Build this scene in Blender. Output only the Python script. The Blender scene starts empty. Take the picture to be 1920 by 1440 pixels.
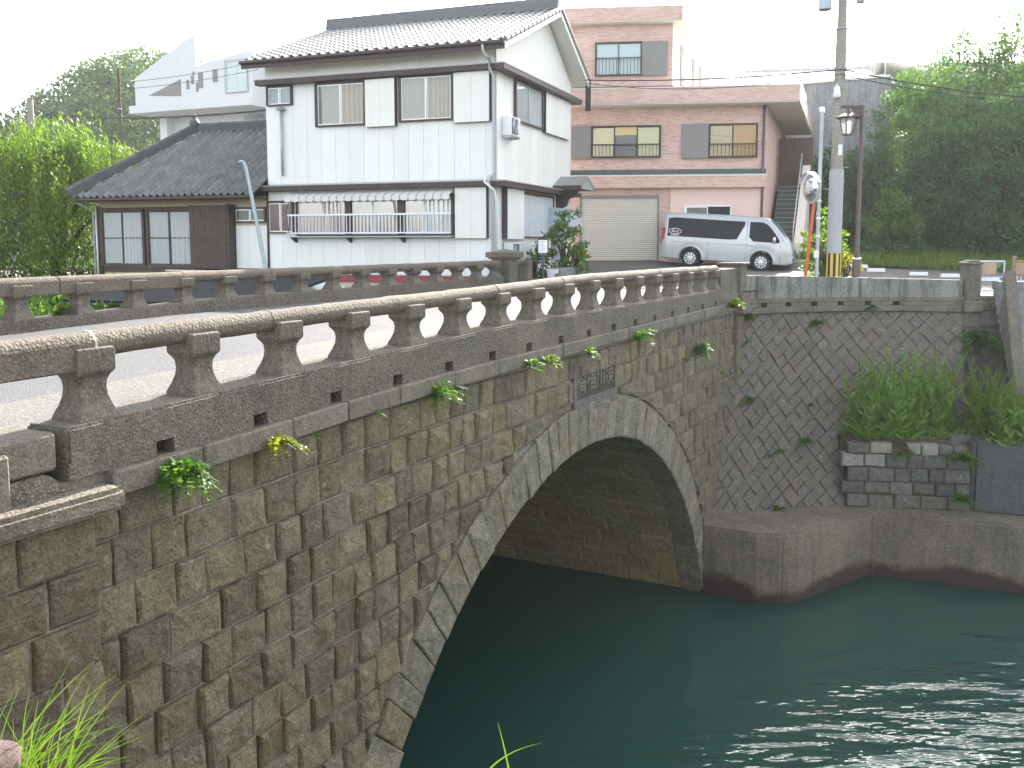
import bpy, bmesh, math, random
import numpy as np
from mathutils import Vector, Matrix, noise as mnoise

S = bpy.context.scene
COL = S.collection
R = math.radians
EYE = 7.8                                    # camera height over the river

# ------------------------------------------------------------------ camera, light, exposure
cam_d = bpy.data.cameras.new('camera'); cam = bpy.data.objects.new('camera', cam_d); COL.objects.link(cam)
cam.location = (0, 0, EYE); cam.rotation_euler = (R(84.0), 0, 0)
cam_d.sensor_width = 36; cam_d.lens = 1750 / 1920 * 36; cam_d.shift_y = -81 / 1920
cam_d.clip_start = .05; cam_d.clip_end = 3000
S.camera = cam
SUN_AZ, SUN_EL = 21.5, 30.0
world = bpy.data.worlds.new('World'); S.world = world; world.use_nodes = True
wn = world.node_tree; wn.nodes.clear()
sky = wn.nodes.new('ShaderNodeTexSky'); sky.sky_type = 'NISHITA'; sky.sun_disc = False
sky.sun_elevation = R(SUN_EL); sky.sun_rotation = R(SUN_AZ)
sky.air_density = 1.1; sky.dust_density = 2.0; sky.ozone_density = .6; sky.altitude = 0
bg = wn.nodes.new('ShaderNodeBackground'); bg.inputs[1].default_value = .15
wo = wn.nodes.new('ShaderNodeOutputWorld'); hs = wn.nodes.new('ShaderNodeHueSaturation'); hs.inputs['Saturation'].default_value = .38   # hazy white sky
wn.links.new(sky.outputs[0], hs.inputs['Color']); wn.links.new(hs.outputs[0], bg.inputs[0]); wn.links.new(bg.outputs[0], wo.inputs[0])
sun_d = bpy.data.lights.new('sun', 'SUN'); sun_d.energy = 4.6; sun_d.angle = R(.53); sun_d.color = (1, .95, .86)
sun = bpy.data.objects.new('sun', sun_d); COL.objects.link(sun)
sv = Vector((math.sin(R(SUN_AZ)) * math.cos(R(SUN_EL)), math.cos(R(SUN_AZ)) * math.cos(R(SUN_EL)), math.sin(R(SUN_EL))))
sun.rotation_euler = sv.to_track_quat('Z', 'Y').to_euler(); sun.location = (0, 0, 60)
S.view_settings.view_transform = 'Standard'; S.view_settings.look = 'None'
S.view_settings.gamma = 1; S.view_settings.exposure = 2.0
S.render.engine = 'CYCLES'
S.cycles.use_denoising = True; S.cycles.max_bounces = 8; S.cycles.diffuse_bounces = 4; S.cycles.glossy_bounces = 4
S.cycles.transmission_bounces = 4; S.cycles.transparent_max_bounces = 8
S.cycles.sample_clamp_indirect = 4.0; S.cycles.caustics_reflective = False; S.cycles.caustics_refractive = False

# ------------------------------------------------------------------ view geometry used for surveying positions
PT = R(6.0)
def ray(x, y):
    a = (x - 960) / 1750; b = (639 - y) / 1750
    return Vector((a, math.cos(PT) + b * math.sin(PT), -math.sin(PT) + b * math.cos(PT)))
def at(x, y, d):
    "world point at depth d (metres ahead) that the survey saw at photo pixel x, y"
    r = ray(x, y); r = r * (d / r.y); return Vector((r.x, r.y, r.z + EYE))

# ------------------------------------------------------------------ helpers
def link(o, parent=None):
    COL.objects.link(o)
    if parent is not None: o.parent = parent
    return o
def tag(o, label=None, cat=None, group=None, kind=None):
    if label: o['label'] = label
    if cat:
        o['category'] = cat
        if not kind: o['kind'] = 'thing'
    if group: o['group'] = group
    if kind: o['kind'] = kind
    return o
def empty(name, loc=(0, 0, 0), rz=0, parent=None):
    o = bpy.data.objects.new(name, None); o.location = loc; o.rotation_euler = (0, 0, rz); o.empty_display_size = .1
    return link(o, parent)
def thing(name, label, cat, loc=(0, 0, 0), rz=0, group=None):
    return tag(empty(name, loc, rz), label, cat, group)
def copy_tree(o, parent=None):
    c = o.copy(); COL.objects.link(c); c.parent = parent
    for ch in list(o.children): copy_tree(ch, c)
    return c

class MB:
    "collects faces; build() links them as ONE mesh object"
    def __init__(s): s.v = []; s.f = []; s.m = None
    def add(s, vs, fs):
        b = len(s.v)
        s.v.extend(Vector(p) if s.m is None else s.m @ Vector(p) for p in vs)
        s.f.extend(tuple(i + b for i in f) for f in fs); return s
    def hexa(s, p):
        return s.add(p, [(3, 2, 1, 0), (4, 5, 6, 7), (0, 1, 5, 4), (1, 2, 6, 5), (2, 3, 7, 6), (3, 0, 4, 7)])
    def box(s, x0, x1, y0, y1, z0, z1):
        return s.hexa([(x0, y0, z0), (x1, y0, z0), (x1, y1, z0), (x0, y1, z0), (x0, y0, z1), (x1, y0, z1), (x1, y1, z1), (x0, y1, z1)])
    def quad(s, a, b, c, d): return s.add([a, b, c, d], [(0, 1, 2, 3)])
    def prism(s, poly, axis, lo, hi):
        n = len(poly)
        def P(p, h):
            return {'x': (h, p[0], p[1]), 'y': (p[0], h, p[1]), 'z': (p[0], p[1], h)}[axis]
        vs = [P(p, lo) for p in poly] + [P(p, hi) for p in poly]
        fs = [tuple(range(n))[::-1], tuple(range(n, 2 * n))] + [(i, (i + 1) % n, n + (i + 1) % n, n + i) for i in range(n)]
        return s.add(vs, fs)
    def tube(s, pts, r, n=8, cap=True):
        pts = [Vector(p) for p in pts]; k = len(pts); rs = r if isinstance(r, (list, tuple)) else [r] * k
        vs = []; up = Vector((.123, .37, .92))
        for i, p in enumerate(pts):
            d = (pts[min(i + 1, k - 1)] - pts[max(i - 1, 0)]).normalized()
            a = d.cross(up if abs(d.dot(up)) < .95 else Vector((1, 0, 0))).normalized(); b = d.cross(a)
            for j in range(n):
                t = 2 * math.pi * j / n; vs.append(p + (a * math.cos(t) + b * math.sin(t)) * rs[i])
        fs = [(i * n + j, i * n + (j + 1) % n, (i + 1) * n + (j + 1) % n, (i + 1) * n + j) for i in range(k - 1) for j in range(n)]
        if cap: fs += [tuple(range(n))[::-1], tuple(range((k - 1) * n, k * n))]
        return s.add(vs, fs)
    def lathe(s, prof, n=16, c=(0, 0, 0), ph=0.0, sx=1.0, sy=1.0):
        vs = []; k = len(prof)
        for r, z in prof:
            for j in range(n):
                t = 2 * math.pi * j / n + ph; vs.append((c[0] + r * math.cos(t) * sx, c[1] + r * math.sin(t) * sy, c[2] + z))
        fs = [(i * n + j, i * n + (j + 1) % n, (i + 1) * n + (j + 1) % n, (i + 1) * n + j) for i in range(k - 1) for j in range(n)]
        fs += [tuple(range(n))[::-1], tuple(range((k - 1) * n, k * n))]
        return s.add(vs, fs)
    def build(s, name, mat, parent=None, bevel=0, smooth=False, seg=1):
        me = bpy.data.meshes.new(name); me.from_pydata([tuple(p) for p in s.v], [], s.f); me.validate()
        bm = bmesh.new(); bm.from_mesh(me)
        bmesh.ops.recalc_face_normals(bm, faces=bm.faces)
        if bevel:
            bmesh.ops.bevel(bm, geom=[e for e in bm.edges if e.calc_face_angle(0) > .4], offset=bevel, segments=seg, affect='EDGES', clamp_overlap=True)
        bm.to_mesh(me); bm.free()
        if smooth: me.polygons.foreach_set('use_smooth', [True] * len(me.polygons))
        if smooth == 'auto':
            me.polygons.foreach_set('use_smooth', [True] * len(me.polygons)); me.set_sharp_from_angle(angle=R(38))
        me.materials.append(mat)
        return link(bpy.data.objects.new(name, me), parent)

def bx(name, mat, parent, *d, bevel=0): return MB().box(*d).build(name, mat, parent, bevel)
def share(name, me, parent, loc=(0, 0, 0), rot=(0, 0, 0), sc=(1, 1, 1)):
    o = bpy.data.objects.new(name, me); o.location = loc; o.rotation_euler = rot; o.scale = sc
    return link(o, parent)

# ------------------------------------------------------------------ materials
MATS = {}
class NT:
    def __init__(s, name):
        s.mat = bpy.data.materials.new(name); s.mat.use_nodes = True; s.t = s.mat.node_tree
        s.b = s.t.nodes['Principled BSDF']; s.out = s.t.nodes['Material Output']
    def n(s, typ, **kw):
        nd = s.t.nodes.new('ShaderNode' + typ)
        for k, v in kw.items():
            if k.startswith('i_'):
                key = k[2:]; key = int(key) if key.isdigit() else key.replace('_', ' ')
                if hasattr(v, 'is_output'): s.t.links.new(v, nd.inputs[key])
                else: nd.inputs[key].default_value = v
            else: setattr(nd, k, v)
        return nd
    def l(s, a, b): s.t.links.new(a, b)
    def set(s, key, v):
        if hasattr(v, 'is_output'): s.t.links.new(v, s.b.inputs[key])
        else: s.b.inputs[key].default_value = v
    def coord(s, sc=(1, 1, 1), which='Object', rot=(0, 0, 0)):
        tc = s.n('TexCoord'); mp = s.n('Mapping'); s.l(tc.outputs[which], mp.inputs[0])
        mp.inputs['Scale'].default_value = sc; mp.inputs['Rotation'].default_value = rot; return mp.outputs[0]
    def noise(s, vec, scale, detail=5, rough=.6, out='Fac'):
        return s.n('TexNoise', i_Vector=vec, i_Scale=scale, i_Detail=detail, i_Roughness=rough).outputs[0 if out == 'Fac' else 1]
    def ramp(s, fac, stops):
        r = s.n('ValToRGB'); el = r.color_ramp.elements
        while len(el) < len(stops): el.new(.5)
        for e, (p, c) in zip(el, stops): e.position = p; e.color = (*c, 1) if len(c) == 3 else c
        s.l(fac, r.inputs[0]); return r.outputs[0]
    def mix(s, fac, a, b, mode='MIX'):
        m = s.n('Mix', data_type='RGBA', blend_type=mode)
        for sock, v in ((m.inputs[0], fac), (m.inputs[6], a), (m.inputs[7], b)):
            if hasattr(v, 'is_output'): s.l(v, sock)
            else: sock.default_value = v if not isinstance(v, tuple) or len(v) == 4 else (*v, 1)
        return m.outputs[2]
    def math(s, op, a, b=0.5):
        m = s.n('Math', operation=op)
        for i, v in enumerate((a, b)):
            if hasattr(v, 'is_output'): s.l(v, m.inputs[i])
            else: m.inputs[i].default_value = v
        return m.outputs[0]
    def bump(s, h, strength=.5, dist=.02):
        b = s.n('Bump', i_Strength=strength, i_Distance=dist, i_Height=h); s.l(b.outputs[0], s.b.inputs['Normal']); return b
    def rnd(s): return s.n('ObjectInfo').outputs['Random']

def plain(name, c, rough=.6, metal=0, var=.12, scale=8, bump=0.0, spec=.4):
    if name in MATS: return MATS[name]
    m = NT(name); v = m.coord()
    n1 = m.noise(v, scale, 6, .65)
    m.set('Base Color', m.ramp(n1, [(.25, tuple(x * (1 - var) for x in c)), (.75, tuple(min(1, x * (1 + var)) for x in c))]))
    m.set('Roughness', rough); m.set('Metallic', metal); m.set('Specular IOR Level', spec)
    if bump: m.bump(m.noise(v, scale * 6, 6), bump, .01)
    MATS[name] = m.mat; return m.mat

def stone_mat(name, cols, dark=.55, bscale=14, bdist=.03, bstr=.9, lichen=0.0, rough=.9):
    "rough quarried stone; every block takes its own tone, with stains and grain on top"
    m = NT(name); v = m.coord(); r = m.rnd()
    tone = m.ramp(r, [(i / max(1, len(cols) - 1), c) for i, c in enumerate(cols)])
    big = m.noise(v, 1.6, 4, .6); mid = m.noise(v, 7, 8, .7); fine = m.noise(v, 45, 6, .7)
    c = m.mix(m.ramp(mid, [(.3, (0, 0, 0)), (.72, (1, 1, 1))]), m.mix(1.0, tone, (dark, dark, dark * .98), 'MULTIPLY'), tone)
    c = m.mix(m.ramp(big, [(.50, (0, 0, 0)), (.70, (.35, .35, .35))]), c, m.mix(1.0, tone, (1.1, .84, .5), 'MULTIPLY'))
    c = m.mix(m.ramp(fine, [(.36, (0, 0, 0)), (.60, (1, 1, 1))]), m.mix(1.0, c, (.52, .5, .48), 'MULTIPLY'), m.mix(1.0, c, (1.22, 1.22, 1.2), 'MULTIPLY'))
    vs = m.coord((9, 9, 1.1)); st = m.noise(vs, 1, 5, .6)
    c = m.mix(m.ramp(st, [(.52, (0, 0, 0)), (.74, (.35, .35, .35))]), c, (.085, .08, .075))
    if lichen:
        li = m.noise(v, 11, 3, .5)
        c = m.mix(m.ramp(li, [(.66, (0, 0, 0)), (.72, (lichen, lichen, lichen))]), c, (.42, .42, .40))
    m.set('Base Color', c); m.set('Roughness', rough); m.set('Specular IOR Level', .25)
    h = m.math('ADD', m.noise(v, bscale, 9, .72), m.math('MULTIPLY', m.n('TexVoronoi', i_Vector=v, i_Scale=bscale * .5).outputs[0], .5))
    m.bump(m.math('ADD', h, m.math('MULTIPLY', fine, .5)), bstr, bdist * 1.25); MATS[name] = m.mat; return m.mat

def concrete_mat(name, c, var=.35, streak=.5, pebble=0.0, bdist=.01, bscale=30, wet=None, streakcol=(.06, .06, .058)):
    m = NT(name); v = m.coord()
    a = m.noise(v, 1.3, 6, .65); b = m.noise(v, 18, 7, .7)
    lo = tuple(x * (1 - var) for x in c); hi = tuple(x * (1 + var * .7) for x in c)
    col = m.ramp(a, [(.3, lo), (.7, hi)])
    b2 = m.noise(v, 70, 4, .7)
    col = m.mix(m.ramp(b, [(.35, (0, 0, 0)), (.65, (1, 1, 1))]), m.mix(1.0, col, (.6, .59, .57), 'MULTIPLY'), col)
    col = m.mix(m.ramp(b2, [(.38, (0, 0, 0)), (.6, (1, 1, 1))]), m.mix(1.0, col, (.66, .65, .64), 'MULTIPLY'), m.mix(1.0, col, (1.15, 1.15, 1.13), 'MULTIPLY'))
    if streak:
        st = m.noise(m.coord((5, 5, .55)), 1, 6, .65)
        col = m.mix(m.ramp(st, [(.48, (0, 0, 0)), (.68, (streak,) * 3)]), col, streakcol)
    h = m.noise(v, bscale, 8, .7)
    if pebble:
        vo = m.n('TexVoronoi', i_Vector=v, i_Scale=40); vo2 = m.n('TexVoronoi', i_Vector=v, i_Scale=40)
        col = m.mix(m.ramp(vo.outputs[0], [(.2, (pebble,) * 3), (.45, (0, 0, 0))]), col, m.mix(1.0, m.n('RGBToBW', i_0=vo2.outputs[1]).outputs[0], (.5, .47, .42), 'MULTIPLY'))
        h = m.math('SUBTRACT', h, m.math('MULTIPLY', vo.outputs[0], 1.1))
    if wet:
        z = m.n('SeparateXYZ', i_0=m.n('NewGeometry').outputs['Position']).outputs[2]
        zz = m.math('ADD', z, m.math('MULTIPLY', m.noise(v, .8, 5, .6), wet[1]))
        col = m.mix(m.ramp(m.math('SUBTRACT', wet[0] + wet[1] * .5 + .5, zz), [(.42, (0, 0, 0)), (.62, (1, 1, 1))]), col, wet[2])
    m.set('Base Color', col); m.set('Roughness', .88); m.set('Specular IOR Level', .3)
    m.bump(h, .8, bdist); MATS[name] = m.mat; return m.mat

def leaf_mat(name, c1, c2, trans=.5, tc=None, rough=.5):
    m = NT(name); t = m.t
    r = m.n('NewGeometry').outputs['Random Per Island']
    col = m.ramp(r, [(0, c1), (1, c2)])
    m.set('Base Color', col); m.set('Roughness', rough); m.set('Specular IOR Level', .35)
    tr = m.n('BsdfTranslucent'); tcol = m.mix(1.0, col, tc or (1.5, 1.6, .5), 'MULTIPLY'); m.l(tcol, tr.inputs[0])
    mx = m.n('MixShader', i_0=trans); m.l(m.b.outputs[0], mx.inputs[1]); m.l(tr.outputs[0], mx.inputs[2]); m.l(mx.outputs[0], m.out.inputs[0])
    MATS[name] = m.mat; return m.mat

def glass_mat(name, c=(.02, .025, .03), rough=.04, spec=.8):
    m = NT(name); m.set('Base Color', (*c, 1)); m.set('Roughness', rough); m.set('Specular IOR Level', spec)
    MATS[name] = m.mat; return m.mat

def pane_mat(name, tint=(.9, .95, .95), a=.02, rough=.02):
    "thin window glass: mostly see-through with a mirror coat"
    m = NT(name); tr = m.n('BsdfTransparent'); tr.inputs[0].default_value = (*tint, 1)
    gl = m.n('BsdfGlossy'); gl.inputs['Roughness'].default_value = rough; gl.inputs[0].default_value = (.9, .95, 1, 1)
    fr = m.n('LayerWeight', i_Blend=.35); mx = m.n('MixShader', i_0=m.math('ADD', m.math('MULTIPLY', m.math('POWER', fr.outputs[1], 3.0), .5), .05 + a * .25))
    m.l(tr.outputs[0], mx.inputs[1]); m.l(gl.outputs[0], mx.inputs[2]); m.l(mx.outputs[0], m.out.inputs[0]); m.mat.use_screen_refraction = False if hasattr(m.mat, 'use_screen_refraction') else None
    MATS[name] = m.mat; return m.mat

# ------------------------------------------------------------------ rough stone blocks and leaves
def clip_half(poly, n, c):
    "keep the part of a convex polygon with p.n >= c"
    out = []
    for i, p in enumerate(poly):
        q = poly[(i + 1) % len(poly)]; dp = p[0] * n[0] + p[1] * n[1] - c; dq = q[0] * n[0] + q[1] * n[1] - c
        if dp >= 0: out.append(p)
        if dp * dq < 0:
            t = dp / (dp - dq); out.append((p[0] + (q[0] - p[0]) * t, p[1] + (q[1] - p[1]) * t))
    return out
def area(poly): return abs(sum(poly[i][0] * poly[(i + 1) % len(poly)][1] - poly[(i + 1) % len(poly)][0] * poly[i][1] for i in range(len(poly)))) / 2

def stone(mb, poly, fm, rng, gap=.012, depth=.12, proud=.045, rough=.02, seg=.16, flat=False, edge=.0):
    "one rock-faced block on surface fm(a, b, outward)"
    cx = sum(p[0] for p in poly) / len(poly); cy = sum(p[1] for p in poly) / len(poly)
    size = math.sqrt(max(area(poly), 1e-6)); k0 = max(.5, 1 - 2 * gap / size)
    pts = []
    for i, p in enumerate(poly):
        q = poly[(i + 1) % len(poly)]; L = math.hypot(q[0] - p[0], q[1] - p[1]); n = max(1, round(L / seg))
        for j in range(n):
            t = j / n; pts.append((p[0] + (q[0] - p[0]) * t + rng.uniform(-1, 1) * gap * .45, p[1] + (q[1] - p[1]) * t + rng.uniform(-1, 1) * gap * .45))
    n = len(pts); vs = []; sd = Vector((rng.uniform(0, 99), rng.uniform(0, 99), rng.uniform(0, 99)))
    tilt = (rng.uniform(-1, 1) * rough * 2.2 / size, rng.uniform(-1, 1) * rough * 2.2 / size)
    rings = [(k0, -depth, 0), (k0, edge, 0)]
    if flat: rings += [(k0 - .05, proud, .3)]
    else: rings += [(k0 - .03, .010 + proud * .22, .35), (k0 - .13, .01 + proud * .68, .8), (k0 - .38, proud, 1.1), (k0 - .66, proud * 1.08, 1.1)]
    def rel(a, b, d, j):
        if j == 0: return d
        q = Vector((a, b, 0)) * 4.5 + sd
        return max(.006, d + ((a - cx) * tilt[0] + (b - cy) * tilt[1]) + rough * j * (1.5 * mnoise.noise(q) + .8 * mnoise.noise(q * 2.3) + .45 * mnoise.noise(q * 5)))
    for k, d, j in rings:
        for p in pts:
            a = cx + (p[0] - cx) * k; b = cy + (p[1] - cy) * k
            vs.append(fm(a, b, rel(a, b, d, j)))
    vs.append(fm(cx, cy, rel(cx, cy, proud, .3 if flat else 1)))
    fs = []
    m = len(rings)
    for r in range(m - 1):
        fs += [(r * n + i, r * n + (i + 1) % n, (r + 1) * n + (i + 1) % n, (r + 1) * n + i) for i in range(n)]
    fs += [((m - 1) * n + i, (m - 1) * n + (i + 1) % n, m * n) for i in range(n)]
    mb.add(vs, fs)

def leaves_obj(name, C, D, W, L, mat, parent=None, seed=1, droop=.0):
    "C centres (n,3), D axis directions (n,3), W widths, L lengths: one bent diamond leaf each"
    rg = np.random.default_rng(seed); n = len(C)
    D = D / (np.linalg.norm(D, axis=1, keepdims=True) + 1e-9)
    U = rg.normal(size=(n, 3)); Sd = np.cross(D, U); Sd /= (np.linalg.norm(Sd, axis=1, keepdims=True) + 1e-9); Nn = np.cross(Sd, D)
    W = np.broadcast_to(W, (n,))[:, None]; L = np.broadcast_to(L, (n,))[:, None]
    a = C; t = C + D * L - np.array([0, 0, 1]) * L * droop
    m = C + D * L * .45 + Nn * L * .1
    V4 = np.stack([a, m + Sd * W * .5, t, m - Sd * W * .5], 1).reshape(-1, 3)
    me = bpy.data.meshes.new(name); me.vertices.add(4 * n); me.vertices.foreach_set('co', V4.astype(np.float32).ravel())
    me.loops.add(4 * n); me.loops.foreach_set('vertex_index', np.arange(4 * n, dtype=np.int32))
    me.polygons.add(n); me.polygons.foreach_set('loop_start', np.arange(0, 4 * n, 4, dtype=np.int32)); me.polygons.foreach_set('loop_total', np.full(n, 4, dtype=np.int32))
    me.update(calc_edges=True); me.materials.append(mat)
    return link(bpy.data.objects.new(name, me), parent)

def clumpy(rg, centre, rad, n_cl, per, spread, shell=.75, flat=.7):
    "leaf positions in clumps through an ellipsoid; returns points and outward directions"
    u = rg.normal(size=(n_cl, 3)); u /= np.linalg.norm(u, axis=1, keepdims=True)
    rr = (shell + (1 - shell) * rg.random((n_cl, 1))) * (.8 + .3 * rg.random((n_cl, 1)))
    cc = u * rr * np.array(rad)
    P = np.repeat(cc, per, 0) + rg.normal(size=(n_cl * per, 3)) * np.array([spread, spread, spread * flat])
    D = np.repeat(u, per, 0) * .6 + rg.normal(size=(n_cl * per, 3)) * .6 + np.array([0, 0, .15])
    return P + np.array(centre), D
# ------------------------------------------------------------------ shared materials
M_SP = stone_mat('spandrel stone', [(0.215, 0.185, 0.132), (0.278, 0.240, 0.172), (0.168, 0.140, 0.104), (0.290, 0.244, 0.160), (0.232, 0.204, 0.158), (0.307, 0.264, 0.190), (0.186, 0.150, 0.113), (0.255, 0.224, 0.175)], dark=.55, lichen=.3)
M_VO = stone_mat('voussoir stone', [(.29, .262, .205), (.25, .228, .19), (.33, .30, .235), (.265, .235, .18)], dark=.5, bscale=9, lichen=.35)
M_VA = stone_mat('vault stone', [(0.410, 0.336, 0.199), (0.335, 0.273, 0.166), (0.432, 0.362, 0.223), (0.313, 0.278, 0.190)], dark=.6, lichen=.2)  # light thrown up off the river is put into these raised stone colours
M_MO = concrete_mat('mortar', (.30, .28, .25), .25, .3)
M_WG = stone_mat('wing wall stone', [(0.198, 0.178, 0.158), (0.215, 0.194, 0.169), (0.186, 0.167, 0.150), (0.227, 0.201, 0.172)], dark=.72, lichen=.5)
M_PB = concrete_mat('pebbled old concrete', (0.196, 0.171, 0.138), .3, .35, pebble=.55, bdist=.02)
M_BA = concrete_mat('weathered baluster concrete', (0.196, 0.171, 0.138), .32, .42, pebble=.3, bdist=.008)
M_RA = concrete_mat('weathered rail concrete', (0.204, 0.168, 0.135), .3, .25, pebble=.25, bdist=.012)
M_LG = concrete_mat('grey ledge stone', (0.218, 0.194, 0.159), .28, .35, pebble=.15, bdist=.008)
M_PC = concrete_mat('stained parapet concrete', (.33, .32, .30), .25, .9, bdist=.008, streakcol=(.045, .044, .04))
M_QY = concrete_mat('quay concrete', (0.269, 0.226, 0.171), .28, .45, pebble=.6, bdist=.015, wet=(.35, 1.1, (.06, .045, .038, 1)))
M_GC = concrete_mat('grey block wall concrete', (.33, .35, .37), .2, .5, bdist=.006)
M_SOIL = plain('soil', (.09, .07, .045), .95, var=.4, scale=3, bump=.5)

def asphalt_mat(name, c, sp=.5):
    m = NT(name); v = m.coord()
    a = m.noise(v, .35, 6, .6); b = m.noise(v, 160, 3, .6)
    col = m.ramp(a, [(.3, tuple(x * .8 for x in c)), (.7, tuple(x * 1.15 for x in c))])
    vo = m.n('TexVoronoi', i_Vector=v, i_Scale=85)
    col = m.mix(m.ramp(vo.outputs[0], [(.15, (sp,) * 3), (.5, (0, 0, 0))]), col, m.mix(1.0, m.n('RGBToBW', i_0=vo.outputs[1]).outputs[0], (.42, .42, .42), 'MULTIPLY'))
    m.set('Base Color', col); m.set('Roughness', .85); m.set('Specular IOR Level', .35)
    m.bump(m.math('SUBTRACT', b, vo.outputs[0]), .6, .008); MATS[name] = m.mat; return m.mat
M_AS = asphalt_mat('road asphalt', (.072, .072, .076), .9)
M_ST = asphalt_mat('street asphalt', (.11, .107, .10), .4)
M_GU = concrete_mat('pale gutter concrete', (.17, .165, .155), .15, .15, pebble=.25, bdist=.005)

# ------------------------------------------------------------------ ground, river, roads
CT = [(0, 24.5, -1.17), (5.2, 25, -1.15), (6.6, 34.8, -.9), (9.1, 34, -1.03), (5.9, 37, -.63), (2.5, 37, -.72), (9.8, 36.6, -.66), (12, 30, -1.3), (14, 26, -1.42),
      (20, 30, -1.45), (12.5, 40, -1.05), (1.3, 30, -1.05), (8, 25, -1.2), (11, 25, -1.35), (20, 60, -.9), (0, 60, -.6), (-20, 60, -.8), (-20, 34, -1.0), (40, 40, -1.4), (17, 24, -1.42)]
def zg(x, y):
    w = s = 0.0
    for a, b, c in CT:
        q = 1 / ((a - x) ** 2 + (b - y) ** 2 + .3) ** 1.5; w += q; s += q * c
    return s / w + EYE
def street_front(x):
    if x > 11.4: return 23.75
    if x > 5.6:
        u = (x - 5.6) / 5.8; return (1 - u) ** 2 * 22.85 + 2 * u * (1 - u) * 24.7 + u * u * 23.75
    if x > -.5: return 22.6 + (5.6 - x) * .51
    return 27.52 + .384 * (-.47 - x)
xs = sorted(set([-160, -90, -50, -30, -20, -12, -8, -5, -3, -1.5, -.5] + [round(-.4 + .75 * i, 2) for i in range(32)] + [26, 30, 36, 45, 60, 90, 150]))
fr = [0, .02, .05, .09, .14, .2, .27, .34, .42, .5, .6, .75, 1, 1.4, 2, 3, 5, 9, 20]
mb = MB(); nv = len(fr)
mb.add([(x, street_front(x) + f * 20, zg(x, street_front(x) + f * 20)) for x in xs for f in fr],
       [(i * nv + j, (i + 1) * nv + j, (i + 1) * nv + j + 1, i * nv + j + 1) for i in range(len(xs) - 1) for j in range(nv - 1)])
tag(mb.build('street', M_ST, None, smooth=True), kind='structure')
mb = MB(); mb.add([(-70, 8, 5.2), (-6, 8, 5.2), (-1.2, 27.4, 5.2), (-70, 54, 5.2), (-70, 8, -1), (-6, 8, -1), (-1.2, 27.4, -1), (-70, 54, -1)],
                  [(0, 1, 2, 3), (0, 4, 5, 1), (1, 5, 6, 2)])
tag(mb.build('riverside_yard', M_SOIL), kind='structure')
mb = MB(); mb.add([(-30, -25, 6.25), (9, -25, 6.25), (7, 1.2, 6.1), (-2.2, 2.0, 6.1), (-30, 2.6, 6.2), (-30, -25, -1), (9, -25, -1), (7, 1.2, -1), (-2.2, 2.0, -1), (-30, 2.6, -1)],
                  [(0, 1, 2, 3, 4), (1, 6, 7, 2), (2, 7, 8, 3), (3, 8, 9, 4)])
tag(mb.build('near_bank', M_SOIL), kind='structure')

def water_mat():
    m = NT('river water'); v = m.coord((.75, 2.1, 1), rot=(0, 0, R(-12)))
    n1 = m.noise(v, .8, 2, .4); n2 = m.noise(v, 3.1, 2, .5); n3 = m.noise(m.coord(), .22, 2, .5)
    geo = m.n('NewGeometry'); sp = m.n('SeparateXYZ', i_0=geo.outputs['Position'])
    # wind ruffles the open water right of the bridge; it is calm in the lee of the arch and the quay
    d = m.math('SUBTRACT', m.math('MULTIPLY', sp.outputs[0], .5), sp.outputs[1])
    d = m.math('ADD', d, m.math('MULTIPLY', n3, 2.4))
    ruff = m.n('MapRange', i_0=d, i_1=-12.6, i_2=-9.6, i_3=.05, i_4=1.0).outputs[0]
    h = m.math('MULTIPLY', m.math('ADD', n1, m.math('MULTIPLY', n2, .16)), ruff)
    m.set('Base Color', (.020, .062, .050, 1)); m.set('Subsurface Weight', 1.0); m.set('Subsurface Radius', (.5, 1.2, 1.1)); m.set('Subsurface Scale', 1.0); m.b.subsurface_method = 'BURLEY'; m.set('Roughness', .045); m.set('IOR', 1.33); m.set('Specular IOR Level', 1.0)
    m.bump(h, 1.0, .34); return m.mat
mb = MB(); mb.box(-60, 60, -30, 60, -4, 0)
tag(mb.build('river', water_mat()), kind='structure')

# ------------------------------------------------------------------ the stone bridge: local x runs along it, y away across the road
BR = thing('stone_bridge', 'old stone arch bridge with concrete baluster parapets crossing the green river', 'bridge', (-math.cos(R(27.5)) * 5.6, math.sin(R(27.5)) * 5.6, 0), R(62.5))
rng = random.Random(7)
TC, ZC, RI, RE = 13.35, EYE - 10.15, 7.0, 7.68
I = lambda t, a, b: float(np.interp(t, a, b))
sillz = lambda t: EYE + I(t, [2, 4.4, 6.5, 8.5, 10.6, 13, 22], [-1.30, -1.245, -1.17, -1.11, -1.055, -1.045, -1.045])
railz = lambda t: EYE + I(t, [2, 4.5, 7.5, 9.8, 13.6, 17.6, 21.5, 23], [-.67, -.63, -.58, -.55, -.485, -.495, -.515, -.52])
ledgez = lambda t: EYE + I(t, [2, 3.5, 5.9, 7.5, 9.35, 13, 21, 24], [-1.66, -1.63, -1.57, -1.50, -1.46, -1.44, -1.40, -1.40])
fsill = lambda t: EYE + I(t, [5, 9.4, 12, 22], [-1.12, -1.06, -.97, -.93])
frail = lambda t: EYE + I(t, [5, 9.4, 22], [-.50, -.485, -.475])
roadz = lambda t: sillz(t) - .13
OFF = 6.6                                                    # far parapet
ts = [-14, -8, -3, 0, 2] + [3 + i for i in range(21)]
def strip(name, y0, y1, dz, mat):
    mb = MB(); n = len(ts)
    mb.add([p for t in ts for p in ((t, y0, roadz(t) + dz), (t, y1, roadz(t) + dz))], [(2 * i, 2 * i + 2, 2 * i + 3, 2 * i + 1) for i in range(n - 1)])
    o = mb.build(name, mat); o.matrix_basis = Matrix.Translation(BR.location) @ Matrix.Rotation(R(62.5), 4, 'Z'); tag(o, kind='structure'); return o
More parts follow.
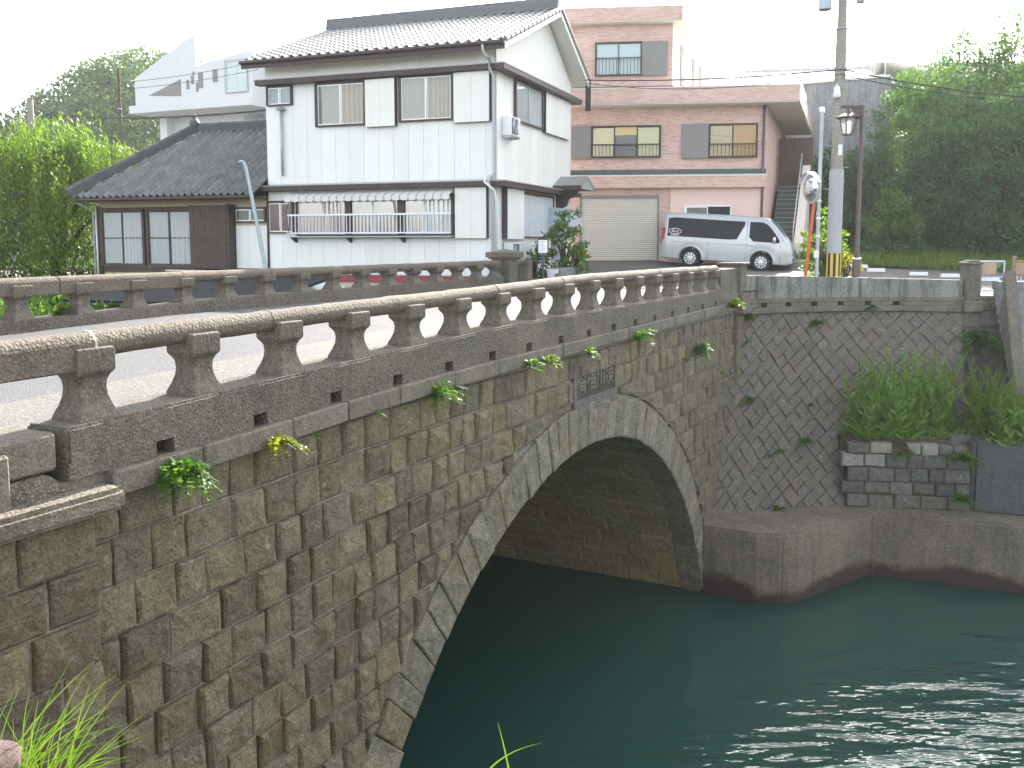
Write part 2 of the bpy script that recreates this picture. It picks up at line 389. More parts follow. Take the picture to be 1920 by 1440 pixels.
strip('road', .3, OFF - .2, 0, M_AS)
strip('gutter_strip', .31, 1.8, .006, M_GU)
# spandrel backing (mortar face) with the arch cut out, and the mass of the bridge behind it
zarc = lambda t, r: ZC + math.sqrt(max(0, r * r - (t - TC) ** 2)) if abs(t - TC) < r else -1
def face(y, r, t0=-12, t1=23.2):
    mb = MB(); g = sorted([t0, t1, TC - r + .001, TC + r - .001] + [TC - r + .001 + (2 * r - .002) * i / 48 for i in range(1, 48)] + [1, 3, 5])
    for a, b in zip(g, g[1:]):
        mb.quad((a, y, max(-1, zarc(a, r))), (b, y, max(-1, zarc(b, r))), (b, y, ledgez(b) - .05), (a, y, ledgez(a) - .05))
    return mb
SPW = face(.004, RI + .15).build('spandrel_wall', M_MO, BR)
face(OFF + .3, RI + .15).build('far_spandrel_wall', M_MO, BR)
# courses of rock-faced blocks
CO = .366
def bulge(t): return (ledgez(t) - (EYE - 1.57)) * .45
def fm_sp(a, b, d): return (a, -d, b + bulge(a))
def fm_pil(a, b, d): return (a, -.15 - d, b)
blocks = []
for row in range(18):
    z1 = EYE - 1.74 - row * CO; z0 = z1 - CO; t = 4.27
    if row % 2: t -= .0
    first = True
    while t < 22.2:
        w = rng.uniform(.29, .44) if rng.random() > .1 else rng.uniform(.44, .58)
        if first: w *= rng.uniform(.5, 1.0); first = False
        t1 = min(t + w, 22.2)
        if 22.2 - t1 < .2: t1 = 22.2
        poly = [(t, z0), (t1, z0), (t1, z1), (t, z1)]
        cx, cz = (t + t1) / 2, (z0 + z1) / 2
        ang = math.atan2(cz - ZC, cx - TC); n2 = (math.cos(ang), math.sin(ang))
        far = [math.hypot(p[0] - TC, p[1] - ZC) for p in poly]
        if min(far) < RE:
            poly = clip_half(poly, n2, TC * n2[0] + ZC * n2[1] + RE - .02)
        inpl = (t1 > 12.62 and t < 14.52 and z1 > EYE - 2.62)
        if row == 0: inpl = inpl and False
        if inpl:
            if cx < 13.57: poly = clip_half(poly, (-1, 0), -12.64)
            else: poly = clip_half(poly, (1, 0), 14.50)
        if len(poly) >= 3 and area(poly) > .012: blocks.append(poly)
        t = t1
        if z1 < -.6: break
def depth_of(poly):
    cx = sum(p[0] for p in poly) / len(poly); return area(poly) / (cx * .887 + 2.6) ** 2
order = sorted(range(len(blocks)), key=lambda i: -depth_of(blocks[i])); single = set(order[:270])
rest = MB()
for i, poly in enumerate(blocks):
    if max(p[1] for p in poly) < -.05: continue
    pr = rng.uniform(.026, .068) if rng.random() > .12 else rng.uniform(.012, .025)
    if i in single:
        mb = MB(); stone(mb, poly, fm_sp, rng, gap=.011, proud=pr, rough=.02, seg=.13); mb.build('stone', M_SP, SPW)
    else: stone(rest, poly, fm_sp, rng, proud=pr, rough=.02)
tag(rest.build('far_stones', M_SP, SPW), kind='stuff')
# projecting pier at the near end with its slab
PIER = bx('pier', M_MO, BR, 1.2, 4.24, -.14, .3, -.5, EYE - 1.83)
for row in range(11):
    z1 = EYE - 1.845 - row * .36; t = 4.25
    k = 0
    while t > 1.6:
        w = (.36 if (row + k) % 2 else .62) * rng.uniform(.85, 1.15); k += 1
        mb = MB(); stone(mb, [(t - w, z1 - .36), (t, z1 - .36), (t, z1), (t - w, z1)], fm_pil, rng, proud=rng.uniform(.02, .05), rough=.02, seg=.13)
        mb.build('stone', M_SP, PIER); t -= w
mb = MB()
for k, (a, b) in enumerate(((1.3, 2.9), (2.915, 4.40))): mb.box(a, b, -.30, .1, EYE - 1.84, EYE - 1.682)
mb.build('pier_slab', concrete_mat('slab stone', (.24, .205, .165), .35, .45, pebble=.3, bdist=.02), PIER, bevel=.035, seg=2)
bx('bedding', M_LG, PIER, 2.2, 4.45, -.045, .3, EYE - 1.75, EYE - 1.617)
# arch ring
RING = MB()
for i in range(60):
    a0 = R(17 + 146 * i / 60); a1 = R(17 + 146 * (i + 1) / 60); q = []
    for r in (RI + .02, RE - .03):
        for a in (a0, a1): q.append((TC + r * math.cos(a), .02, ZC + r * math.sin(a)))
    RING.quad(q[0], q[1], q[3], q[2])
    q = [(TC + (RI + .02) * math.cos(a), y, ZC + (RI + .02) * math.sin(a)) for a in (a0, a1) for y in (.02, .5)]
    RING.quad(q[0], q[1], q[3], q[2])
RING = RING.build('arch_ring', M_MO, BR)
fm_vo = lambda a, b, d: (a, -.03 - d, b)
a = 17.0
while a < 163:
    da = rng.uniform(2.2, 3.4); a1 = a + da; q = []
    re = RE + rng.uniform(-.03, .03) - max(0, (48 - a) / 48) * .28
    for r, an in ((RI - .01, a), (re, a), (re, a1), (RI - .01, a1)): q.append((TC + r * math.cos(R(an)), ZC + r * math.sin(R(an))))
    mb = MB(); stone(mb, q, fm_vo, rng, gap=.006, depth=.5, proud=rng.uniform(.01, .035), rough=.016, seg=.15); mb.build('arch_stone', M_VO if rng.random() < np.interp(a, [17, 40, 100, 140, 163], [.9, 1, 1, .8, .6]) else M_SP, RING)
    a = a1
# barrel vault
VA = MB()
for i in range(60):
    a0 = R(15 + 150 * i / 60); a1 = R(15 + 150 * (i + 1) / 60); r = RI + .05
    VA.quad((TC + r * math.cos(a0), .45, ZC + r * math.sin(a0)), (TC + r * math.cos(a1), .45, ZC + r * math.sin(a1)),
            (TC + r * math.cos(a1), OFF + .3, ZC + r * math.sin(a1)), (TC + r * math.cos(a0), OFF + .3, ZC + r * math.sin(a0)))
VA = VA.build('barrel_vault', M_MO, BR)
def fm_va(a, b, d):
    an = math.pi / 2 - b / RI; r = RI + .03 - d; return (TC + r * math.cos(an), a, ZC + r * math.sin(an))
s = -.6; row = 0; vrest = MB()
while s < 8.75:
    h = rng.uniform(.30, .40); y = .47 - (.35 if row % 2 else 0) * rng.uniform(.4, 1)
    while y < OFF + .3:
        w = rng.uniform(.6, 1.05); y0 = max(.47, y); y1 = min(y + w, OFF + .3)
        if y1 - y0 > .12:
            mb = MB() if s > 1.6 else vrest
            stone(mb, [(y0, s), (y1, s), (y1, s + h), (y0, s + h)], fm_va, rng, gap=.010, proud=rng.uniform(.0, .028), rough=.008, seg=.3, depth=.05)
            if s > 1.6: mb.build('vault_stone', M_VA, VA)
        y += w
    s += h; row += 1
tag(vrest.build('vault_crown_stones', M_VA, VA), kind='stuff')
# carved name plaque over the crown
M_PL = concrete_mat('plaque stone', (.16, .152, .142), .25, .4, bdist=.006)
PQ = MB()
PQ.box(12.68, 14.46, -.055, .05, EYE - 1.86, EYE - 1.745).box(12.68, 14.46, -.06, .05, EYE - 2.60, EYE - 2.385)
PQ.box(12.68, 12.80, -.05, .05, EYE - 2.385, EYE - 1.86).box(14.36, 14.46, -.05, .05, EYE - 2.385, EYE - 1.86)
PQ = PQ.build('name_plaque', M_PL, BR, bevel=.008)
bx('panel', concrete_mat('dark panel stone', (.085, .08, .078), .3, .3, bdist=.008), PQ, 12.795, 14.365, -.012, .05, EYE - 2.39, EYE - 1.855)
def text_mesh(txt, size, depth):
    cu = bpy.data.curves.new('text_curve', 'FONT'); cu.body = txt; cu.size = size; cu.extrude = depth; cu.align_x = 'CENTER'; cu.align_y = 'CENTER'; cu.resolution_u = 3
    o = bpy.data.objects.new('text_curve', cu); COL.objects.link(o); dg = bpy.context.evaluated_depsgraph_get()
    me = bpy.data.meshes.new_from_object(o.evaluated_get(dg)); bpy.data.objects.remove(o); bpy.data.curves.remove(cu); return me
for k, ch in enumerate('橋福川湊'):
    me = text_mesh(ch, .40, .02); me.materials.append(M_VO)
    share('carved_character', me, PQ, (12.99 + k * .39, -.018, EYE - 2.125), (R(90), 0, 0), (.95, 1.12, 1))
# ledge course
t = 4.42
while t < 22.0:
    t1 = min(t + rng.uniform(.75, 1.15), 22.05); y = -.13 + rng.uniform(-.012, .012)
    MB().hexa([(t + .006, y, ledgez(t) - .19), (t1 - .006, y, ledgez(t1) - .19), (t1 - .006, .2, ledgez(t1) - .19), (t + .006, .2, ledgez(t) - .19),
               (t + .006, y, ledgez(t)), (t1 - .006, y, ledgez(t1)), (t1 - .006, .2, ledgez(t1)), (t + .006, .2, ledgez(t))]).build('ledge_stone', M_LG, BR, bevel=.014)
    t = t1
# near parapet
bal = MB().lathe([(w * 1.4142, z) for w, z in ((.160, -.02), (.160, .015), (.148, .045), (.127, .09), (.110, .145), (.103, .20), (.107, .25), (.122, .285), (.146, .315), (.150, .33), (.150, .462), (.141, .472))], 4, ph=math.pi / 4)
def parapet(name, yc, sz, rz, first, n, t0, t1, tblock, holes, y0, y1, sgn, seed):
    P = empty(name, (0, 0, 0), 0, BR); rg = random.Random(seed)
    for i in range(n):
        t = first + i * 1.0265 if seed == 1 else first + i * 1.0
        if i == 0: o = MB(); o.v = [v.copy() for v in bal.v]; o.f = list(bal.f); b0 = o.build('baluster', M_BA, P, smooth='auto', bevel=.012).data; b = P.children[-1]
        else: b = share('baluster', b0, P)
        b.location = (t, yc, sz(t)); b.rotation_euler = (0, 0, R(rg.uniform(-2, 2))); h = (rz(t) - .115 - sz(t)) / .462; b.scale = (rg.uniform(.97, 1.03), 1, h)
    # sill wall, with drain openings at its foot
    hs = sorted(holes); g = MB(); N_ = 0
    tt = sorted(set([t0, t1] + [h for h in np.arange(t0, t1, .8)]))
    for a, b in zip(tt, tt[1:]):
        lo = lambda t: (ledgez(t) if sgn > 0 else sz(t) - .42)
        lz = .0 if sgn < 0 else .115
        g.hexa([(a, y0, lo(a) + lz), (b, y0, lo(b) + lz), (b, y1, lo(b) + lz), (a, y1, lo(a) + lz), (a, y0, sz(a)), (b, y0, sz(b)), (b, y1, sz(b)), (a, y1, sz(a))])
    o = g.build('sill', M_PB, P)
    bm = bmesh.new(); bm.from_mesh(o.data); bmesh.ops.remove_doubles(bm, verts=bm.verts, dist=.001)
    dup = {}
    for f in bm.faces: dup.setdefault(tuple(round(c, 3) for c in f.calc_center_median()), []).append(f)
    bmesh.ops.delete(bm, geom=[f for v in dup.values() if len(v) > 1 for f in v], context='FACES_ONLY')
    top = [e for e in bm.edges if len(e.link_faces) == 2 and e.calc_face_angle(0) > .5 and (any(f.normal.z > .7 for f in e.link_faces) or not any(f.normal.z < -.7 for f in e.link_faces))]
    bm.normal_update(); bmesh.ops.bevel(bm, geom=top, offset=.02, segments=2, affect='EDGES'); bm.to_mesh(o.data); bm.free()
    if sgn > 0:
        foot = MB(); c = t0
        for h in hs + [t1 + .08]:
            e = min(h - .085, t1); foot.hexa([(c, y0 + .002, ledgez(c) + .002), (e, y0 + .002, ledgez(e) + .002), (e, y1 - .02, ledgez(e) + .002), (c, y1 - .02, ledgez(c) + .002),
                                    (c, y0 + .002, ledgez(c) + .118), (e, y0 + .002, ledgez(e) + .118), (e, y1 - .02, ledgez(e) + .118), (c, y1 - .02, ledgez(c) + .118)]); c = h + .085
        foot.build('sill_foot', M_PB, P)
    # rails: round, cast in lengths; square near the start
    r = .092; t = tblock
    while t < t1 - .2:
        e = min(t + rg.uniform(1.6, 2.4), t1 + .05)
        pts = []; rr = []
        k = max(2, int((e - t) / .2))
        for j in range(k + 1):
            q = t + .004 + (e - t - .008) * j / k; pts.append((q, yc + rg.uniform(-.003, .003), rz(q) - r + rg.uniform(-.003, .003))); rr.append(r + rg.uniform(-.004, .003) + (.006 if j in (0, k) else 0))
        MB().tube(pts, rr, 14).build('handrail', M_RA, P, smooth='auto'); t = e
    return P
holes = [4.95 + 1.03 * i for i in range(17)]
NP = parapet('near_parapet', .15, sillz, railz, 4.44, 17, 4.12, 21.0, 4.48, holes, -.07, .37, 1, 1)
FP = parapet('far_parapet', OFF, fsill, frail, 6.4, 17, 3.0, 22.6, 11.35, [], OFF - .2, OFF + .22, -1, 2)
def block_rail(P, yc, a, b, rz):
    pr = [(-.115, -.26), (.115, -.26), (.115, -.06), (.085, -.015), (.03, 0), (-.03, 0), (-.085, -.015), (-.115, -.06)]
    mb = MB(); mb.add([(t, yc + p[0], rz(t) + p[1]) for t in (a, b) for p in pr], [tuple(range(8)), tuple(range(8, 16))] + [(i, (i + 1) % 8, 8 + (i + 1) % 8, 8 + i) for i in range(8)])
    return mb.build('square_rail', M_RA, P, bevel=.012)
block_rail(NP, .15, 1.5, 4.465, railz)
MB().tube([(4.462, .15, railz(4.46) - .095), (4.482, .15, railz(4.46) - .095)], .106, 14).build('joint_mortar', plain('pale mortar', (.5, .47, .42), .9), NP)
block_rail(FP, OFF, 4, 9.0, frail); block_rail(FP, OFF, 9.01, 11.34, frail)
# near end of the sill: older stones, split by a crack, and the edge of the end pier
mb = MB(); mb.hexa([(2.2, -.05, EYE - 1.56), (4.05, -.05, EYE - 1.52), (4.05, .37, EYE - 1.52), (2.2, .37, EYE - 1.56), (2.2, -.05, EYE - 1.30), (4.05, -.05, EYE - 1.262), (4.05, .37, EYE - 1.262), (2.2, .37, EYE - 1.30)])
mb.build('sill_stone', M_LG, NP, bevel=.02)
mb = MB(); mb.hexa([(2.2, -.055, EYE - 1.71), (4.18, -.055, EYE - 1.71), (4.18, .3, EYE - 1.71), (2.2, .3, EYE - 1.71), (2.2, -.055, EYE - 1.575), (3.98, -.055, EYE - 1.535), (3.98, .3, EYE - 1.535), (2.2, .3, EYE - 1.575)])
mb.build('sill_stone', M_PB, NP, bevel=.03)
bx('end_pier', M_LG, NP, 2.6, 3.66, -.13, .42, EYE - 1.71, EYE - 1.33, bevel=.02)
# far end of the near parapet: solid panel, end post, quoin column
EP = empty('end_post', (0, 0, 0), 0, NP)
bx('panel', M_BA, NP, 21.0, 22.5, -.02, .30, EYE - 1.44, EYE - .60, bevel=.015)
MB().box(21.0, 22.5, -.06, .33, EYE - 1.44, EYE - 1.18).build('panel_base', M_BA, NP, bevel=.015)
mb = MB(); mb.box(22.45, 23.0, -.12, .42, EYE - 1.2, EYE - .53)
mb.build('post', M_BA, NP, bevel=.02)
MB().box(22.38, 23.1, -.18, .48, EYE - .535, EYE - .475).build('post_cap', M_BA, NP, bevel=.02)
mb = MB(); mb.box(22.36, 23.15, -.2, .5, EYE - 1.52, EYE - 1.195); mb.box(22.2, 23.3, -.26, .5, EYE - 1.70, EYE - 1.515)
mb.build('post_base', M_BA, NP, bevel=.02)
bpy.data.objects.remove(EP)
QC = bx('quoin_column', M_MO, BR, 22.22, 22.84, -.10, .2, -.3, EYE - 1.7)
fm_q = lambda a, b, d: (a, -.11 - d, b)
for i in range(14):
    z1 = EYE - 1.71 - i * .40
    mb = MB(); stone(mb, [(22.2, z1 - .40), (22.86, z1 - .40), (22.86, z1), (22.2, z1)], fm_q, rng, proud=.03, rough=.012, seg=.15, depth=.22); mb.build('stone', M_SP, QC)
# far parapet end post with a cap
mb = MB(); mb.box(22.75, 23.25, OFF - .28, OFF + .28, EYE - 1.2, EYE - .45); mb.build('post', M_BA, FP, bevel=.02)
mb = MB(); mb.box(22.62, 23.38, OFF - .41, OFF + .41, EYE - .40, EYE - .27)
mb.add([(22.62, OFF - .41, EYE - .27), (23.38, OFF - .41, EYE - .27), (23.38, OFF + .41, EYE - .27), (22.62, OFF + .41, EYE - .27), (23, OFF, EYE - .17)], [(0, 1, 4), (1, 2, 4), (2, 3, 4), (3, 0, 4)])
mb.box(22.68, 23.32, OFF - .35, OFF + .35, EYE - .455, EYE - .40); mb.build('post_cap', M_BA, FP, bevel=.012)
mb = MB(); mb.tube([(23.25, OFF, frail(22) - .09), (23.75, OFF - .1, frail(22) - .09), (23.95, OFF - .2, frail(22) - .12)], .1, 12); mb.build('handrail', M_RA, FP, smooth='auto')
bx('end_stub', M_BA, FP, 23.75, 24.05, OFF - .35, OFF, EYE - 1.2, EYE - .5, bevel=.03)
# ------------------------------------------------------------------ walls of the far bank
def lerp(a, b, t): return a + (b - a) * t
def bez(p, u): return tuple((1 - u) ** 2 * p[0][i] + 2 * u * (1 - u) * p[1][i] + u * u * p[2][i] for i in (0, 1))
WB = [(4.54, 20.86), (6.9, 22.1), (10.9, 21.75)]; WT = [(5.56, 22.8), (8.5, 24.65), (11.45, 23.72)]
ZB, ZT = EYE - 6.3, EYE - 1.72; WL, WH = 6.6, 4.95
def wsurf(a, b, d):
    u, v = a / WL, b / WH; p, q = bez(WB, u), bez(WT, u)
    p1, q1 = bez(WB, u + .01), bez(WT, u + .01)
    P = Vector((lerp(p[0], q[0], v), lerp(p[1], q[1], v), lerp(ZB, ZT, v)))
    du = Vector((lerp(p1[0], q1[0], v), lerp(p1[1], q1[1], v), P.z)) - P; dv = Vector((q[0] - p[0], q[1] - p[1], ZT - ZB))
    return P + du.cross(dv).normalized() * d
WW = thing('retaining_wall', 'curved battered retaining wall of stones laid diagonally, beside the bridge end', 'retaining wall')
mb = MB(); n = 14
mb.add([wsurf(WL * i / n, WH * j / 8 + (.0), -.02) for i in range(n + 1) for j in range(9)], [(i * 9 + j, (i + 1) * 9 + j, (i + 1) * 9 + j + 1, i * 9 + j + 1) for i in range(n) for j in range(8)])
WF = mb.build('wall_face', concrete_mat('wing mortar', (.13, .125, .122), .3, .3), WW, smooth=True)
rng = random.Random(21); c = .285; h = c / math.sqrt(2)
wrest = MB(); wn_ = 0
for i in range(-2, 19):
    for j in range(-2, 28):
        cx = i * 2 * h + (h if j % 2 else 0); cy = j * h
        jx = [rng.uniform(-.03, .03) for _ in range(2)]
        poly = [(cx + jx[0], cy - h), (cx + h, cy + jx[1]), (cx + jx[0], cy + h), (cx - h, cy + jx[1])]
        for nn, cc in (((1, 0), 0), ((-1, 0), -WL), ((0, 1), 0), ((0, -1), -WH)): poly = clip_half(poly, nn, cc) if len(poly) > 2 else []
        if len(poly) < 3 or area(poly) < .012: continue
        if cx > 4.6 and cy < 1.3: continue                       # behind the terrace
        far_ = cx > 5.3 and cy > 2.2 or wn_ > 295
        mb = wrest if far_ else MB(); wn_ += not far_; stone(mb, poly, wsurf, rng, gap=.005, proud=rng.uniform(.006, .02), rough=.010, seg=.17, depth=.06)
        if not far_: mb.build('stone', M_WG, WF)
tag(wrest.build('far_stones', M_WG, WF), kind='stuff')
# parapet on top of the retaining wall
def tline(u, back=0.0):
    p, q = bez(WT, u), bez(WT, min(1, u + .01)) if u < .99 else bez(WT, u); q0 = bez(WT, max(0, u - .01))
    d = Vector((q[0] - q0[0], q[1] - q0[1], 0)).normalized(); nrm = Vector((-d.y, d.x, 0))
    return Vector((p[0], p[1], 0)) + nrm * back
def along(name, u0, u1, b0, b1, z0, z1, mat, parent, bevel=.01, n=10):
    mb = MB(); zf = lambda z, u: EYE + (z if not isinstance(z, tuple) else lerp(z[0], z[1], u))
    ring = []
    for i in range(n + 1):
        u = u0 + (u1 - u0) * i / n
        for bk, z in ((b0, z0), (b1, z0), (b1, z1), (b0, z1)):
            p = tline(u, bk); ring.append((p.x, p.y, zf(z, u)))
    fs = [(4 * i + j, 4 * i + (j + 1) % 4, 4 * i + 4 + (j + 1) % 4, 4 * i + 4 + j) for i in range(n) for j in range(4)] + [(3, 2, 1, 0), tuple(4 * n + j for j in range(4))]
    mb.add(ring, fs); return mb.build(name, mat, parent, bevel)
along('coping', -.02, 1.0, -.12, .3, -1.75, -1.60, M_LG, WW, .015)
M_DKC = plain('dark drain', (.03, .03, .03), .95)
us = [.0, .115, .235, .36, .485, .61, .735, 1.0]
for k in range(7):
    along('parapet_base', us[k] + (.014 if k else 0), us[k + 1] - (.014 if k < 6 else 0), -.06, .3, -1.598, -1.50, M_LG, WW, .006, 3)
along('parapet_back', 0, 1.0, .16, .29, -1.598, -1.502, M_DKC, WW, 0)
along('parapet_base_course', 0, 1.0, -.062, .3, -1.498, -1.40, M_LG, WW, .01)
for k in range(8):
    along('parapet_block', k / 8 + .0006, (k + 1) / 8 - .0006, 0, .24, -1.398, (-.80 - .1 * k / 8, -.90 - .05 * k / 8), M_PC, WW, .004, 3)
PW = thing('gate_pier', 'dark stone pier with a notched cap at the end of the retaining wall parapet', 'pier', tuple(tline(1.0, .1).to_tuple()[:2]) + (EYE - 1.75,))
mb = MB(); mb.box(-.05, .42, -.32, .22, 0, .30); mb.build('base', M_LG, PW, .03)
mb = MB(); mb.box(.0, .36, -.26, .16, .30, 1.2); mb.build('shaft', M_LG, PW, .025)
mb = MB(); mb.box(-.03, .39, -.29, .19, 1.2, 1.27); mb.box(.04, .33, -.22, .12, 1.268, 1.31); mb.build('cap', M_LG, PW, .025)
mb = MB(); mb.tube([(.42, -.05, .18), (.60, -.05, .18)], .13, 12); mb.build('knob', M_LG, PW, .03)

# quay of pebbly concrete round the foot of the wall
QY = tag(MB().prism([(4.22, 20.2), (4.75, 19.9), (5.3, 19.62), (5.83, 19.55), (6.25, 19.72), (8.48, 21.35), (11.15, 20.25), (16, 18.2), (16, 22), (10.9, 22.0), (8.4, 22.2), (6.8, 21.9), (5.0, 21.3), (4.3, 20.9)], 'z', -1.2, EYE - 6.25).build('concrete_quay', M_QY, None, bevel=.06, seg=2),
         'low pebbly concrete quay with a wet brown foot along the water', 'quay')
# terrace of old blocks with a concrete slab beside it
TW = thing('terrace_wall', 'rough dry block wall of the weedy terrace above the quay', 'stone wall', (8.0, 21.8, EYE - 6.25))
A0, A1 = Vector((7.95, 21.72, 0)), Vector((10.72, 21.33, 0)); dd = (A1 - A0).normalized(); nn = Vector((dd.y, -dd.x, 0)); LW = (A1 - A0).length
tm = Matrix.Translation(-TW.location)
def fm_t(a, b, d):
    p = A0 + dd * a + nn * (d + b * -.06); return tm @ Vector((p.x, p.y, EYE - 6.25 + b))
M_TB = stone_mat('terrace block', [(.16, .155, .15), (.2, .195, .185), (.13, .128, .125), (.23, .22, .2), (.175, .16, .145)], dark=.6, lichen=.5)
M_TW = stone_mat('pale terrace block', [(.4, .39, .36), (.34, .33, .3)], dark=.7)
mb = MB(); mb.add([fm_t(a, b, d) for a, d in ((0.05, -.02), (LW, -.02), (LW, -2.2), (.05, -1.2)) for b in (0, 1.45)], [(0, 2, 3, 1), (2, 4, 5, 3), (6, 0, 1, 7), (1, 3, 5, 7)])
TBK = mb.build('wall_core', M_SOIL, TW)
rng = random.Random(5); z = 0
for row, hh in enumerate((.33, .30, .34, .31, .27)):
    a = -.12 if row % 2 else 0
    top = z + hh
    while a < LW - .1:
        w = rng.uniform(.32, .62) if row < 4 else rng.uniform(.3, .55); b = min(a + w, LW)
        if row == 4 and .95 < a < 1.3: a = b; continue
        mb = MB(); stone(mb, [(a, z + rng.uniform(-.03, .03)), (b, z + rng.uniform(-.03, .03)), (b, top - rng.uniform(0, .03)), (a, top - rng.uniform(0, .03))], fm_t, rng, gap=.012, proud=rng.uniform(.02, .05), rough=.012, seg=.2, depth=.3)
        mb.build('block', M_TW if (row == 4 and rng.random() < .6) or (row == 3 and a < .6) else M_TB, TBK); a = b
    z = top
for k, (x, y, w) in enumerate(((9.6, 21.9, .9), (10.35, 21.65, .75))):
    bx('loose_block', M_TB, TW, x - 8.0, x - 8.0 + w, y - 21.8, y - 21.8 + .4, 1.47, 1.66 + .06 * k, bevel=.03)
SL = MB().prism([(10.73, 21.28), (11.5, 21.0), (15, 19.6), (15, 23.6), (10.73, 22.6)], 'z', EYE - 6.3, EYE - 4.55).build('terrace_slab', concrete_mat('dark slab concrete', (.125, .125, .128), .2, .5, bdist=.006), None, bevel=.08, seg=2)
tag(SL, 'smooth dark concrete block under the weeds at the quay corner', 'concrete block')
TG = MB().prism([(7.98, 22.3), (10.8, 21.6), (15, 20.4), (15, 24), (7.98, 24)], 'z', EYE - 6.2, EYE - 4.66).build('terrace_soil', M_SOIL); tag(TG, kind='structure')
# masonry under the gate and the stair going down to the terrace
SB = thing('stair_wall', 'coursed stone wall under the riverside gate, overgrown with creeper', 'stone wall', (11.5, 23.7, EYE - 4.7))
core = MB().box(-.05, 3.5, .02, .8, 0, 3.36).build('wall_core', M_MO, SB)
rng = random.Random(8); z = 0; fm_s = lambda a, b, d: (a, -d + .0, b)
while z < 3.3:
    hh = rng.uniform(.32, .42); a = -.1
    while a < 1.6:
        w = rng.uniform(.4, .8); mb = MB(); stone(mb, [(a, z), (a + w, z), (a + w, min(z + hh, 3.35)), (a, min(z + hh, 3.35))], fm_s, rng, proud=rng.uniform(.01, .05), rough=.015, seg=.2); mb.build('block', M_TB, core); a += w
    z += hh
p, q = at(1893, 505, 23.2), at(1912, 722, 21.8)
RL = thing('stair_stringer', 'sloping concrete stringer of the riverside stair, seen end on', 'stair', tuple(q))
mb = MB(); mb.m = Matrix.Translation(-q)
mb.hexa([(q.x - .13, q.y, q.z - .5), (q.x + .17, q.y, q.z - .5), (p.x + .17, p.y + .3, p.z - .9), (p.x - .13, p.y + .3, p.z - .9), (q.x - .13, q.y, q.z), (q.x + .17, q.y, q.z), (p.x + .17, p.y, p.z), (p.x - .13, p.y, p.z)])
mb.build('stringer', M_LG, RL, .03)
for k in range(15):
    t = k / 15; mb = MB(); mb.box(.18, 1.7, lerp(0, 1.5, t), lerp(0, 1.5, t) + .5, lerp(-.75, 2.4, t) - .02, lerp(-.75, 2.4, t) + .19); mb.build('step', M_GC, RL, .012)
# ------------------------------------------------------------------ building kit
def siding_mat(name, c):
    m = NT(name); r = m.rnd(); v = m.coord()
    base = m.ramp(r, [(0, tuple(x * .95 for x in c)), (1, tuple(min(.86, x * 1.03) for x in c))])
    st = m.noise(m.coord((2.5, 2.5, .3)), 1, 6, .65); gr = m.noise(v, 2.2, 6, .7)
    col = m.mix(m.ramp(st, [(.52, (0, 0, 0)), (.78, (.14, .14, .14))]), base, (.46, .45, .40))
    col = m.mix(m.ramp(gr, [(.52, (0, 0, 0)), (.75, (.16, .16, .16))]), col, (.50, .49, .42))
    m.set('Base Color', col); m.set('Roughness', .55); m.bump(m.noise(m.coord((1, 1, .4)), 9, 4), .15, .01); MATS[name] = m.mat; return m.mat
M_WH = siding_mat('white siding', (.80, .81, .79)); M_WH2 = siding_mat('white bay siding', (.81, .80, .76))
M_BR = plain('dark brown trim', (.055, .035, .035), .5, var=.25)
M_AL = plain('aluminium', (.62, .64, .66), .35, .6, var=.05)
M_ALW = plain('pale metal', (.72, .74, .76), .4, .2, var=.05)
M_DK = plain('dark interior', (.03, .03, .035), .9)
M_PIPE = plain('grey pvc pipe', (.52, .53, .56), .4, var=.06)
M_GPIPE = plain('galvanised pipe', (.38, .43, .47), .45, .4, var=.12)
M_WOOD = plain('old dark wood', (.085, .062, .052), .75, var=.35, scale=5, bump=.2)
M_RED = plain('red painted strip', (.30, .06, .07), .6, var=.15)
M_CRM = plain('cream wall', (.60, .55, .40), .75, var=.1)
M_GL = pane_mat('window glass'); M_FROST = plain('frosted glass', (.55, .60, .64), .25, var=.06, spec=.7)
def tile_mat(name, c, rough, var=.3):
    m = NT(name); v = m.coord((1, 1, 1), 'Object'); r = m.rnd()
    n = m.noise(v, 9, 5, .6)
    col = m.ramp(r, [(0, tuple(x * (1 - var) for x in c)), (1, tuple(x * (1 + var) for x in c))])
    col = m.mix(m.math('MULTIPLY', n, .6), col, m.mix(1.0, col, (.55, .55, .5), 'MULTIPLY'))
    m.set('Base Color', col); m.set('Roughness', rough); m.set('Specular IOR Level', .5); m.bump(m.noise(v, 40, 4), .2, .004); MATS[name] = m.mat; return m.mat
M_T1 = tile_mat('pale grey roof tile', (.25, .255, .25), .42, .12); M_T2 = tile_mat('dark grey roof tile', (.165, .17, .172), .45, .25)
def cloth_mat(name, c, tr=.3):
    m = NT(name); m.set('Base Color', (*c, 1)); m.set('Roughness', .9)
    t = m.n('BsdfTranslucent'); t.inputs[0].default_value = (*c, 1); mx = m.n('MixShader', i_0=tr); m.l(m.b.outputs[0], mx.inputs[1]); m.l(t.outputs[0], mx.inputs[2]); m.l(mx.outputs[0], m.out.inputs[0])
    return m.mat
M_CUR = cloth_mat('beige curtain', (.62, .52, .43)); M_CURW = cloth_mat('white lace curtain', (.72, .72, .74)); M_AWN = cloth_mat('white awning canvas', (.86, .84, .80), .25)
BIG = {}
def fb(F):
    mb = MB(); mb.m = F; return mb
